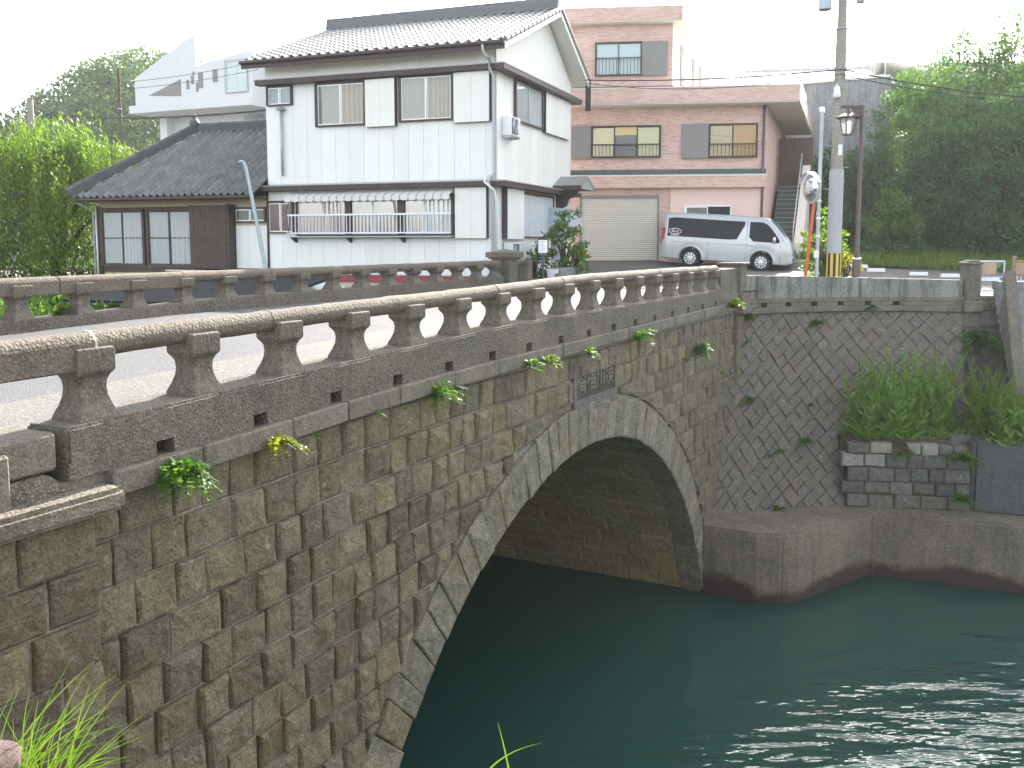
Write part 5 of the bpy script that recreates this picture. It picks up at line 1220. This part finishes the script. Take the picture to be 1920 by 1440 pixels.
# overhead cables: one object each
M_CAB = plain('black cable', (.025, .025, .03), .6)
def cable(label, p, q, sag, r=.018, splice=None):
    p, q = Vector(p), Vector(q); pts = [lerp(p, q, i / 24) - Vector((0, 0, sag * 4 * (i / 24) * (1 - i / 24))) for i in range(25)]
    T_ = thing('overhead_cable', label, 'cable', tuple(p), group='overhead cables')
    MB().tube([c - p for c in pts], r, 5).build('cable', M_CAB, T_)
    if splice: MB().tube([pts[splice] - p, pts[splice + 1] - p], r * 4.5, 7).build('splice', M_CAB, T_)
ch = FW0 @ Vector((.5, 7.6, 4.9)); pc = UP + Vector((0, -.2, 6.15))
cable('dark cable from the white house eave to the utility pole', tuple(at(1098, 150, 33.5)), tuple(pc), .12, .022, 0)
cable('slack thinner cable sagging beneath the one from the house to the utility pole', tuple(at(1100, 156, 33.5)), tuple(pc - Vector((0, 0, .12))), .3, .012)
cable('dark cable running from the utility pole past the wooded slope', tuple(pc), tuple(at(2050, 190, 24)), .15, .02)
cable('lower thin cable from the utility pole past the wooded slope', tuple(pc - Vector((0, 0, .15))), tuple(at(2050, 196, 24)), .18, .014)
cable('black cable with a thick sleeve crossing in front of the wooded hill', tuple(at(85, 214, 41)), tuple(FW0 @ Vector((-7.9, 0, 4.2))), .2, .03, 1)
cable('thin wire crossing high over the modern white building', tuple(at(100, 160, 55)), tuple(at(480, 116, 50)), .3, .014)
cable('thin wire crossing lower over the modern white building', tuple(at(100, 172, 55)), tuple(at(485, 130, 50)), .3, .014)
cable('cable leaving the frame from the bare concrete pole', tuple(at(60, 232, 42)), tuple(at(-120, 300, 34)), .2, .02)

# ------------------------------------------------------------------ riverside car park: wheel stops, gate, fences
M_WST = plain('white wheel stop', (.72, .73, .72), .7, var=.06); stops = (((1642, 514, 33.8), 'nearest the lamp post'), ((1722, 517, 33.0), 'second from the lamp post'), ((1781, 517, 32.6), 'half behind the gate pier'), ((1855, 521, 31.5), 'seen through the gate'), ((1610, 514, 35), 'hidden partly by the lamp post foot'))
for k, ((px, py, d), lb) in enumerate(stops):
    p_ = at(px, py, d); o = MB().hexa([(-.32, -.08, 0), (.32, -.08, 0), (.32, .08, 0), (-.32, .08, 0), (-.30, -.05, .13), (.30, -.05, .13), (.30, .05, .13), (-.30, .05, .13)]).build('wheel_stop', M_WST, None, .012)
    o.location = (p_.x, p_.y, zg(p_.x, p_.y)); o.rotation_euler = (0, 0, R(-5)); tag(o, 'white concrete wheel stop ' + lb, 'wheel stop', 'white wheel stops in the car park')
GP = at(1803, 553, 24.0); GQ = at(1880, 558, 24.0)
GT = thing('mesh_gate', 'pale blue mesh gate with a blank brown board, by the dark pier', 'gate', tuple(GP)); gw = GQ.x - GP.x; gh = .86
M_GB = plain('pale blue frame', (.42, .55, .66), .45, var=.05)
for a, b in (((0, 0, 0), (0, 0, gh)), ((gw, 0, -.05), (gw, 0, gh)), ((0, 0, gh), (gw, 0, gh)), ((0, 0, .12), (gw, 0, .10))): MB().tube([a, b], .022, 8).build('frame_bar', M_GB, GT)
mb = MB()
for k in range(-9, 22):
    x = k * .062
    for s in (1, -1):
        a, b = (x, gh - .42), (x + s * .42, gh)
        a, b = [(max(0, min(gw, q[0])), q[1]) if 0 <= q[0] <= gw else None for q in (a, b)]
        if a and b: mb.tube([(a[0], .0, a[1]), (b[0], .0, b[1])], .005, 4, False)
tag(mb.build('mesh_wire', M_GPIPE, GT), kind='stuff')
MB().box(gw * .24, gw * .79, -.03, -.018, gh - .32, gh - .03).build('board', plain('faded brown board', (.42, .30, .22), .8, var=.08), GT); MB().tube([(0, 0, gh - .42), (gw, 0, gh - .40)], .012, 6).build('mid_bar', M_GB, GT)
FQ = at(1898, 556, 24.6)
BF = thing('brown_fence', 'brown metal fence with vertical bars beyond the stair stringer', 'fence', tuple(FQ))
M_BF = plain('brown fence metal', (.22, .15, .10), .5)
MB().tube([(0, 0, 0), (0, 0, 1.0)], .045, 8).build('post', M_BF, BF); MB().lathe([(.06, 1.0), (.06, 1.05)], 8).build('post_cap', M_BF, BF)
for z in (.9, .55, .08): MB().box(.0, 2.4, -.02, .02, z, z + .04).build('rail', M_BF, BF)
MB().box(.05, 2.4, -.008, .008, .59, .89).build('panel', plain('fence panel', (.33, .22, .15), .6), BF)
for k in range(22): MB().tube([(.1 + k * .1, 0, .1), (.1 + k * .1, 0, .55)], .01, 5).build('bar', M_ALW, BF)
# planters and pots by the house
for (px, py, d, r, h, lb) in ((1036, 512, 27.6, .19, .3, 'pale plastic pot beside the notice sign'), (1050, 514, 27.4, .14, .2, 'small dark pot in front of the potted bush')):
    p_ = at(px, py, d); p_.z = zg(p_.x, p_.y); T_ = thing('flower_pot', lb, 'pot', tuple(p_)); MB().lathe([(r * .7, 0), (r * .95, h * .9), (r, h * .9), (r, h), (r * .88, h), (r * .85, h * .85)], 14).build('pot', M_WST if r > .15 else M_GRY, T_, smooth='auto'); MB().lathe([(r * .85, h * .8), (.01, h * .84)], 12).build('soil', M_SOIL, T_)
p_ = at(1062, 508, 28.4); p_.z = zg(p_.x, p_.y)
T_ = thing('planter_trough', 'dark planter trough under the flowering bush by the side door', 'planter', tuple(p_), R(60)); MB().box(-.8, .8, -.25, .25, 0, .32).build('trough', M_GRY, T_, .02); MB().box(-.75, .75, -.2, .2, .29, .325).build('soil', M_SOIL, T_); PLT = p_.copy()
# ------------------------------------------------------------------ foliage
L_DK = leaf_mat('dark broadleaf', (.036, .092, .036), (.08, .155, .06), .35)  # lightened and slightly blued: the glare veil over the slope is painted in
L_MD = leaf_mat('mid broadleaf', (.05, .12, .035), (.11, .19, .06), .4)
L_LT = leaf_mat('light leaf', (.09, .16, .03), (.17, .24, .05), .45)
L_WI = leaf_mat('willow leaf', (.085, .17, .02), (.21, .29, .06), .42, tc=(1.3, 1.35, .4))
L_FE = leaf_mat('fern leaf', (.045, .12, .02), (.11, .20, .03), .45)
L_YE = leaf_mat('yellow fern leaf', (.16, .20, .02), (.30, .28, .04), .45)
L_GR = leaf_mat('grass blade', (.055, .115, .015), (.13, .19, .04), .35)
L_HI = leaf_mat('hill woods leaf', (.03, .09, .03), (.12, .19, .05), .25)
L_WD = leaf_mat('weed leaf', (.12, .22, .045), (.23, .34, .08), .4)
M_TRK = plain('bark', (.075, .055, .042), .9, var=.35, scale=6, bump=.5)
def tree(name, label, px, d, h, rad, mat, seed, group, lean=0, leaf=.17, n_cl=190, per=95, zc=None, cat='tree', base=None, zscale=.62):
    rg = np.random.default_rng(seed); rr = random.Random(seed); p = at(px, 500, d); p.z = zg(p.x, p.y) if base is None else base
    T_ = thing(name, label, cat, tuple(p), group=group)
    ch = h * zscale / 1.0; cz = h - ch * .78
    mb = MB(); r0 = .05 + h * .018; top = Vector((lean, 0, cz + ch * .3)); mb.tube([(0, 0, -.2), (lean * .2, .05, h * .25), (lean * .6, 0, cz), top], [r0 * 1.3, r0, r0 * .7, r0 * .3], 9)
    for k in range(7):
        a = rr.uniform(0, 6.28); z0 = rr.uniform(.25, .75) * cz; b = Vector((lean + math.cos(a) * rad * .75, math.sin(a) * rad * .75, z0 + rr.uniform(.5, .9) * (h - z0) * .7)); s_ = Vector((lean * .4, 0, z0)); mb.tube([s_, lerp(s_, b, .5) + Vector((0, 0, .25)), b], [r0 * .5, r0 * .33, r0 * .12], 6)
    mb.build('trunk', M_TRK, T_, smooth=True)
    P, D = clumpy(rg, (lean, 0, cz), (rad, rad, ch), n_cl, per, rad * .13, .55)
    ok = P[:, 2] > .05; P, D = P[ok], D[ok]
    sz = leaf * rg.uniform(.7, 1.4, len(P)); leaves_obj('crown', P, D, sz * .55, sz, mat, T_, seed); return T_
GT_ = 'trees on the wooded slope by the car park'
tree('broadleaf_tree', 'slim sunlit-edged tree next to the grey retaining wall', 1712, 43.5, 8.6, 2.0, L_MD, 1, GT_)
tree('broadleaf_tree', 'tall dark tree standing behind the sunlit-edged one', 1790, 47, 9.9, 3.0, L_DK, 2, GT_, n_cl=280)
tree('broadleaf_tree', 'tallest bushy tree of the slope, topping the skyline at the frame edge', 1890, 45, 10.0, 3.2, L_MD, 3, GT_, n_cl=300)
tree('broadleaf_tree', 'dark tree mostly cut off by the frame edge', 1990, 45, 9.6, 3.2, L_DK, 4, GT_, n_cl=220)
tree('broadleaf_tree', 'low dense tree below the tall dark one, above the wheel stops', 1765, 41, 5.8, 2.3, L_DK, 5, GT_, n_cl=240, zscale=.8)
tree('broadleaf_tree', 'low dense tree above the mesh gate', 1845, 40, 6.6, 2.4, L_DK, 6, GT_, n_cl=240, zscale=.8)
tree('broadleaf_tree', 'low dense tree above the brown fence', 1930, 40.5, 6.8, 2.5, L_MD, 7, GT_, n_cl=240, zscale=.8)
tree('evergreen_shrub', 'dark shrub at the foot of the grey wall, left of the lamp post', 1560, 44.5, 4.6, 2.1, L_DK, 8, GT_, cat='shrub', n_cl=120, zscale=.85)
tree('evergreen_shrub', 'dark shrub behind the brown lamp post', 1630, 43, 5.0, 2.0, L_DK, 9, GT_, cat='shrub', n_cl=130, zscale=.85)
tree('evergreen_shrub', 'rounded green shrub low on the slope behind the lamp post foot', 1668, 39, 2.6, 1.3, L_MD, 10, GT_, cat='shrub', n_cl=90, zscale=.9)
tree('evergreen_shrub', 'dark shrub tucked between the outside stair and the utility pole', 1515, 43, 3.8, 1.7, L_DK, 11, GT_, cat='shrub', n_cl=90, zscale=.85)
tree('roadside_shrub', 'bright sunlit shrub between the orange mirror post and the utility pole', 1543, 28.6, 2.0, .62, L_LT, 12, 'shrubs round the utility pole', cat='shrub', leaf=.13, n_cl=60, per=22, zscale=.85)
tree('roadside_shrub', 'low yellow-green shrub at the foot of the utility pole', 1586, 28.0, 1.05, .45, L_YE, 13, 'shrubs round the utility pole', cat='shrub', leaf=.13, n_cl=36, per=16, zscale=.9)
tree('flowering_bush', 'leafy flowering bush in the planter beside the side door', 1058, 28.9, 1.95, .62, L_MD, 14, None, cat='bush', leaf=.13, n_cl=70, per=24, zscale=.95)
tree('flowering_bush', 'broad-leaved light green plant at the roller shutter end of the planter', 1078, 28.6, 1.0, .35, L_LT, 15, None, cat='bush', leaf=.2, n_cl=18, per=10, zscale=.95)
tree('flowering_bush', 'small green bush between the air conditioner and the notice sign', 1002, 28.4, .9, .4, L_MD, 16, None, cat='bush', leaf=.12, n_cl=26, per=16, zscale=.95)
# grass and undergrowth at the foot of the slope
rg = np.random.default_rng(40); n = 9000; X = rg.uniform(9.5, 26, n); Y = 36.2 + rg.random(n) * 5 + (X - 12) * -.05
P = np.stack([X, Y, np.array([zg(a, b) for a, b in zip(X, Y)]) + (Y - 36) * .12], 1); leaves_obj('undergrowth', P, rg.normal(size=(n, 3)) * .35 + np.array([0, 0, 1]), .05, rg.uniform(.2, .6, n), L_LT); tag(bpy.data.objects['undergrowth'], 'sunlit grass and undergrowth at the foot of the wooded slope', 'undergrowth', kind='stuff')
mb = MB(); nx, ny = 30, 14
mb.add([(9 + 60 * i / nx, 37 + 45 * j / ny, zg(9 + 60 * i / nx, 37) - .1 + 13 * (1 - math.cos(min(1, j / 8) * math.pi)) / 2 * min(1, max(0, (i - 3) / 4))) for i in range(nx + 1) for j in range(ny + 1)],
       [(i * (ny + 1) + j, (i + 1) * (ny + 1) + j, (i + 1) * (ny + 1) + j + 1, i * (ny + 1) + j + 1) for i in range(nx) for j in range(ny)])
tag(mb.build('wooded_slope', plain('slope soil', (.05, .06, .03), .95, var=.4), None, smooth=True), kind='structure')
# willow
rg = np.random.default_rng(77); rr = random.Random(77); wp_ = at(105, 500, 35.8)
WI = thing('willow_tree', 'bright yellow-green weeping willow beside the annex house', 'tree', (wp_.x, wp_.y, 5.2))
mb = MB(); mb.tube([(0, 0, -.2), (.1, 0, 1.8), (.3, 0, 3.4), (.2, 0, 5.2)], [.32, .26, .2, .1], 10)
for k in range(12):
    a = rr.uniform(0, 6.28); z0 = rr.uniform(1.5, 3.6); e = Vector((math.cos(a) * rr.uniform(1.2, 2.6), math.sin(a) * rr.uniform(1.2, 2.4), z0 + rr.uniform(1.2, 2.4))); s_ = Vector((.15, 0, z0)); mb.tube([s_, lerp(s_, e, .5) + Vector((0, 0, .3)), e], [.13, .08, .03], 7)
mb.build('trunk', M_TRK, WI, smooth=True)
C, D = [], []
for g_ in range(120):
    a = rg.uniform(0, 6.28); q = math.sqrt(rg.random()); x0, y0 = math.cos(a) * q * 4.1 + .1, math.sin(a) * q * 3.4; zc_ = 6.5 - 2.4 * q ** 2 + rg.normal() * .45; lg = rg.random() < .45
    for k in range(16):
        x, y = x0 + rg.normal() * .24, y0 + rg.normal() * .24; zt = zc_ + rg.normal() * .22
        L = rg.uniform(2.0, 5.6) if lg else rg.uniform(.6, 2.4)
        m_ = int(L / .10); dr = rg.normal(size=2) * .08; t = np.arange(m_) * .10; bow = .35 * (1 - np.exp(-t * 1.4))
        C.append(np.stack([x + math.cos(a) * bow + dr[0] * t, y + math.sin(a) * bow + dr[1] * t, zt + .22 * np.sin(np.minimum(t * 2.5, 1.57)) - t], 1) + rg.normal(size=(m_, 3)) * .03)
C = np.concatenate(C); C = C[C[:, 2] > .1]; D = rg.normal(size=C.shape) * .55 + np.array([0, 0, -.9])
leaves_obj('crown', C, D, .055, rg.uniform(.13, .25, len(C)), L_WI, WI, 3)
# creepers and low scrub below the willow, seen through the far parapet
n = 7000; P = np.concatenate([np.stack([rg.uniform(-19, -9.2, n), rg.uniform(17.5, 31, n), 5.2 + rg.random(n) ** 1.5 * 1.3], 1), np.stack([rg.uniform(-24, -13.2, n), rg.uniform(33, 37, n), 5.2 + rg.random(n) ** 1.3 * 2.6], 1)]); n *= 2; leaves_obj('yard_scrub', P, rg.normal(size=(n, 3)) * .6 + np.array([0, 0, .6]), .09, rg.uniform(.12, .25, n), L_FE); tag(bpy.data.objects['yard_scrub'], 'rank green scrub in the yard below the willow', 'scrub', kind='stuff')
# wooded hill far left
HX, HY = at(300, 300, 150).x, 150
def hillz(x, y):
    u, v = (x - HX) / 21, (y - HY) / 34
    a = 27.5 * math.exp(-(abs(u) ** 2.6) - v * v); u2 = (x - HX + 24) / 20; b = 15 * math.exp(-(u2 ** 2) - v * v); u3 = (x - HX - 60) / 50; c = 22 * math.exp(-(u3 ** 4) - v * v)
    return EYE - 1 + max(a, b, c)
mb = MB(); nx, ny = 70, 14
mb.add([(HX - 80 + 220 * i / nx, 95 + 100 * j / ny, hillz(HX - 80 + 220 * i / nx, 95 + 100 * j / ny)) for i in range(nx + 1) for j in range(ny + 1)], [(i * (ny + 1) + j, (i + 1) * (ny + 1) + j, (i + 1) * (ny + 1) + j + 1, i * (ny + 1) + j + 1) for i in range(nx) for j in range(ny)])
tag(mb.build('hill', plain('hill soil', (.05, .065, .03), .95, var=.4, scale=.2), None, smooth=True), kind='structure')
C, D = [], []
for k in range(620):
    x = HX + rg.uniform(-46, 26); y = rg.uniform(100, 152); r_ = rg.uniform(1.3, 2.8); z = hillz(x, y) + r_ * .5
    u = rg.normal(size=(150, 3)); u /= np.linalg.norm(u, axis=1, keepdims=True); C.append(np.array([x, y, z]) + u * r_ * np.array([1, 1, .85]) * rg.uniform(.75, 1.08, (150, 1))); D.append(u * .5 + rg.normal(size=(150, 3)) * .5)
C, D = np.concatenate(C), np.concatenate(D)
w_ = leaves_obj('hill_woods', C, D, rg.uniform(.22, .4, len(C)), rg.uniform(.4, .75, len(C)), L_HI, None, 9); tag(w_, 'dense mixed woodland covering the round hill', 'woodland', kind='stuff')
mb = MB(); n = 60; vs = []
for i in range(n + 1):
    x = -260 + 400 * i / n; h_ = 36 * (1 - .0026 * abs(x + 160)) + 6 * mnoise.noise(Vector((x * .02, 3, 0))) + 4 * mnoise.noise(Vector((x * .07, 8, 0)))
    vs += [(x, 285, EYE - 2), (x, 310, EYE + max(3, h_) * .98), (x, 380, EYE - 2)]
mb.add(vs, [(3 * i + j, 3 * i + 3 + j, 3 * i + 4 + j, 3 * i + 1 + j) for i in range(n) for j in (0, 1)]); tag(mb.build('far_ridge', plain('far ridge woods', (.05, .08, .05), .95, var=.35, scale=.08), None, smooth=True), kind='structure')

# ------------------------------------------------------------------ ferns and weeds rooted in the walls
def on_bridge(px, py, off=-.13):
    r = ray(px, py); N_ = Vector((-math.cos(R(27.5)), math.sin(R(27.5)), 0)); k = (5.6 + off) / r.dot(N_); return Vector((r.x * k, r.y * k, r.z * k + EYE))
def on_wing(px, py):
    best = None; d0 = ray(px, py).normalized()
    for i in range(61):
        for j in range(51):
            p = wsurf(WL * i / 60, WH * j / 50, .05); e = (p - Vector((0, 0, EYE))).normalized().dot(d0)
            if best is None or e > best[0]: best = (e, p)
    return best[1]
OUT_B = Vector((math.cos(R(27.5)), -math.sin(R(27.5)), 0)); OUT_W = Vector((-.1, -.9, .3))
def fern(label, p, out, size, n, mat, seed, name='wall_fern', group='ferns rooted in the stonework', up=.25, wide=.22, step=.035):
    rg = np.random.default_rng(seed); T_ = thing(name, label, 'fern' if 'fern' in name else 'weed', tuple(p), group=group); C, D, Ls = [], [], []
    stems = MB(); sd = Vector((0, 0, 1)).cross(out).normalized()
    for k in range(n):
        a = rg.uniform(-1, 1); d = np.array(out * rg.uniform(.4, 1) + sd * a * .9 + Vector((0, 0, rg.uniform(-.35, .8) + up))); d /= np.linalg.norm(d); L = size * rg.uniform(.6, 1.15); m_ = max(4, int(L / step)); pts = []
        for i in range(m_ + 1):
            t = i / m_; pts.append(d * L * t - np.array([0, 0, 1]) * L * .55 * t * t)
        stems.tube([tuple(q) for q in pts[::max(1, m_ // 4)]], .003, 4, False)
        for i in range(1, m_ + 1):
            ax = pts[i] - pts[i - 1]; ax /= np.linalg.norm(ax); s_ = np.cross(ax, np.array([0, 0, 1.0]) + rg.normal(size=3) * .25); s_ /= np.linalg.norm(s_) + 1e-6; t = i / m_
            for sg_ in (-1, 1): C.append(pts[i]); D.append(s_ * sg_ + ax * .55); Ls.append(L * wide * (1.1 - t * .85))
    stems.build('stem', L_FE, T_); Ls = np.array(Ls); tag(leaves_obj('foliage', np.array(C), np.array(D), Ls * .42, Ls, mat, T_, seed), kind='stuff'); return T_
fern('lush bright bush-like fern hanging from the ledge by the near pier', on_bridge(325, 885), OUT_B, .30, 60, L_FE, 1, step=.045, wide=.42)
fern('yellowing fern below the ledge, next after the lush one', on_bridge(512, 828), OUT_B, .30, 14, L_YE, 2, step=.028, wide=.3)
fern('tiny green sprig under the ledge past the yellowing fern', on_bridge(590, 815), OUT_B, .09, 6, L_FE, 3, wide=.4)
fern('small sprig under the ledge before the middle fern', on_bridge(703, 775), OUT_B, .11, 7, L_FE, 4, wide=.35)
fern('wispy sprig just left of the middle fern', on_bridge(757, 765), OUT_B, .10, 6, L_FE, 5, wide=.35)
fern('feathery middle fern under the ledge', on_bridge(815, 738), OUT_B, .36, 14, L_FE, 6, wide=.28)
fern('thin trailing fern right of the feathery middle one', on_bridge(848, 728), OUT_B, .18, 6, L_FE, 7)
fern('fern under the ledge shortly before the carved plaque', on_bridge(988, 686), OUT_B, .32, 11, L_FE, 8, wide=.28)
fern('brighter fern under the ledge closest to the carved plaque, on its near side', on_bridge(1020, 678), OUT_B, .32, 11, L_LT, 9, wide=.28)
fern('fern sprouting directly above the carved plaque', on_bridge(1097, 658), OUT_B, .3, 11, L_LT, 10, wide=.3)
fern('long trailing fern under the ledge past the carved plaque', on_bridge(1192, 636), OUT_B, .55, 14, L_FE, 11, wide=.2)
fern('leafy tuft in the spandrel wall, high near the far end', on_bridge(1307, 658), OUT_B, .42, 18, L_MD, 12, wide=.38)
fern('thin sprig just left of the leafy spandrel tuft', on_bridge(1281, 675), OUT_B, .3, 7, L_FE, 13)
fern('pale sprig in the spandrel wall beside the quoin column', on_bridge(1350, 700), OUT_B, .25, 8, L_LT, 14)
fern('bright leafy weed on the ledge at the end panel of the parapet', on_bridge(1370, 578, -.2), OUT_B, .5, 16, L_LT, 15, up=.9, wide=.3)
fern('small weed growing on the sill of the far parapet near the willow', on_bridge(107, 596, OFF + .1), OUT_B, .42, 9, L_LT, 16, up=1.6, wide=.28)
GW_ = 'weeds rooted in the diagonal stone wall'
for k, (px, py, s_, n_, mt, lb) in enumerate(((1530, 612, .36, 26, L_MD, 'bushy dark weed high on the diagonal stone wall'), (1632, 574, .34, 16, L_MD, 'weed hanging from the coping above the diagonal stone wall'), (1408, 600, .3, 14, L_FE, 'creeper beside the end post above the quoin column'),
        (1405, 640, .22, 8, L_FE, 'small sprig just below the creeper at the quoin column'), (1405, 752, .5, 18, L_FE, 'grassy tuft half way down next to the quoin column'), (1517, 762, .22, 12, L_FE, 'small round tuft in the middle of the diagonal wall'),
        (1510, 828, .36, 24, L_MD, 'bushy weed low in the middle of the diagonal wall'), (1466, 848, .28, 14, L_FE, 'soft weed left of the low bushy one'), (1441, 860, .18, 8, L_FE, 'tiny weed at the left of the low cluster'), (1458, 968, .42, 30, L_LT, 'grass tuft on the quay at the wall foot'),
        (1352, 915, .15, 6, L_FE, 'sprig at the lowest corner by the bridge'), (1500, 655, .15, 7, L_LT, 'pale seedling under the bushy high weed'))):
    fern(lb, on_wing(px, py), OUT_W, s_, n_, mt, 50 + k, name='wall_weed', group=GW_, wide=.3 if k != 4 and k != 9 else .14, up=.3 if k != 9 else .9)
for k, (px, py, d, s_, lb) in enumerate(((1692, 848, 21.5, .38, 'leafy weed hanging over the terrace blocks'), (1805, 862, 21.2, .6, 'drooping weed over the corner of the dark concrete block'), (1800, 935, 21.1, .5, 'thin weed on the quay below the dark concrete block'), (1835, 640, 23.5, .9, 'creeper spreading over the wall under the gate'))):
    fern(lb, at(px, py, d), Vector((-.2, -.9, .1)), s_, 22, L_MD if k == 3 else L_FE, 80 + k, name='hanging_weed', group='weeds hanging on the terrace', wide=.26)
def weeds(label, px, py, d, w, h, n, mat, seed):
    rg = np.random.default_rng(seed); p = at(px, py, d); p.z = EYE - 4.66; T_ = thing('tall_weed', label, 'weed', tuple(p), group='tall weeds on the terrace'); C, D, Ls = [], [], []; st_ = MB()
    for k in range(n):
        b = np.array([rg.uniform(-w, w), rg.uniform(-.45, .5), 0]); L = h * rg.uniform(.45, 1.05); ln = rg.normal(size=2) * .22; m_ = int(L / .045); t = np.linspace(0, 1, m_)
        pts = b + np.stack([ln[0] * L * t ** 1.5, ln[1] * L * t ** 1.5, L * t], 1); st_.tube([tuple(pts[0]), tuple(pts[m_ // 2]), tuple(pts[-1])], .006, 4, False)
        a = rg.uniform(0, 6.28, m_); dirs = np.stack([np.cos(a), np.sin(a), .55 + t * .9], 1); C.append(pts); D.append(dirs); Ls.append(np.where(t < .75, .34 * (1 - t * .7), .09) * rg.uniform(.6, 1.2, m_))
        C.append(pts + rg.normal(size=pts.shape) * .015); D.append(-dirs * np.array([1, 1, -1])); Ls.append(np.where(t < .75, .2 * (1 - t * .75), .06) * rg.uniform(.6, 1.2, m_))
    st_.build('stem', L_WD, T_); Ls = np.concatenate(Ls); leaves_obj('leaf_cluster', np.concatenate(C), np.concatenate(D), Ls * .3, Ls, mat, T_, seed)
weeds('tall feathery weeds at the left edge of the terrace', 1655, 830, 22.2, .75, 2.0, 44, L_WD, 1)
weeds('tall seeding weeds in the middle of the terrace', 1720, 825, 22.4, .75, 2.1, 42, L_WD, 2)
weeds('darker weeds at the back of the terrace under the wall', 1775, 800, 22.9, .7, 2.0, 34, L_WD, 3)
weeds('bright sunlit weeds at the stair foot, at the frame edge', 1865, 800, 21.7, .55, 2.0, 34, L_LT, 4)
weeds('low leafy weeds spilling over the dark concrete block', 1905, 810, 21.4, .5, 1.2, 26, L_WD, 5)
n = 2600; P = np.stack([rg.uniform(8.1, 13, n), rg.uniform(21.75, 23.4, n), np.full(n, EYE - 4.66)], 1); leaves_obj('terrace_grass', P, rg.normal(size=(n, 3)) * .5 + np.array([0, 0, .9]), .025, rg.uniform(.1, .45, n), L_WD); tag(bpy.data.objects['terrace_grass'], 'low grass covering the terrace under the tall weeds', 'grass', kind='stuff')
# near the camera
def blades(name, label, p, specs, mat):
    T_ = thing(name, label, 'grass', tuple(p)); mb = MB()
    for (b, d, L, w, cv) in specs:
        b = Vector(b); d = Vector(d).normalized(); s_ = d.cross(Vector((0, 1, .2))).normalized(); vs = []; m_ = 9
        for i in range(m_ + 1):
            t = i / m_; c = b + d * L * t + Vector(cv) * t * t; ww = w * (1 - t ** 1.7) * .5 + .0004; vs += [c - s_ * ww, c + Vector((0, .3 * ww, 0)), c + s_ * ww]
        mb.add(vs, [(3 * i + j, 3 * i + 3 + j, 3 * i + 4 + j, 3 * i + 1 + j) for i in range(m_) for j in (0, 1)])
    tag(mb.build('blades', mat, T_, smooth=True), kind='stuff'); return T_
rr = random.Random(4); g0 = at(40, 1480, 2.5)
blades('grass_tuft', 'bright green grass tuft in the near bottom corner by the pier', g0, [((rr.uniform(-.16, .10), rr.uniform(-.15, .15), -.05), (rr.uniform(-.3, .9), rr.uniform(-.2, .3), rr.uniform(.6, 1.1)), rr.uniform(.16, .42), rr.uniform(.0025, .0055), (rr.uniform(.0, .12), 0, rr.uniform(-.10, .0))) for _ in range(95)], L_GR)
s0 = at(965, 1450, 2.3)
blades('crossed_grass', 'two crossed thin grass blades rising before the water', s0, [((0, 0, -.1), (-.1, 0, 1), .24, .006, (-.02, 0, 0)), ((-.10, .02, -.05), (.5, 0, 1), .22, .0055, (.072, 0, -.075))], L_GR)
r0 = at(-22, 1440, 2.4); mb = MB(); mb.lathe([(.075 * math.cos(t) + .002, .07 * math.sin(t)) for t in np.linspace(-1.5, 1.5, 11)], 16); mb.v = [v * (1 + .35 * mnoise.noise(v * 28) + .2 * mnoise.noise(v * 70)) for v in mb.v]; o = mb.build('pink_rock', plain('pinkish rock', (.15, .105, .10), .95, var=.5, scale=40, bump=1.0), None, smooth=True); o.location = r0; tag(o, 'rough pinkish rock cut by the bottom corner', 'rock')

# ------------------------------------------------------------------ humid air over the whole place
hz = MB().box(-420, 420, -60, 480, -2, 47).build('haze', bpy.data.materials.new('haze air'))
hm = hz.data.materials[0]; hm.use_nodes = True; hm.node_tree.nodes.clear()
vo = hm.node_tree.nodes.new('ShaderNodeVolumePrincipled'); vo.inputs['Color'].default_value = (.94, .97, 1, 1); vo.inputs['Density'].default_value = .0003; vo.inputs['Anisotropy'].default_value = .45
ho = hm.node_tree.nodes.new('ShaderNodeOutputMaterial'); hm.node_tree.links.new(vo.outputs[0], ho.inputs['Volume']); tag(hz, kind='stuff')
S.cycles.volume_bounces = 0
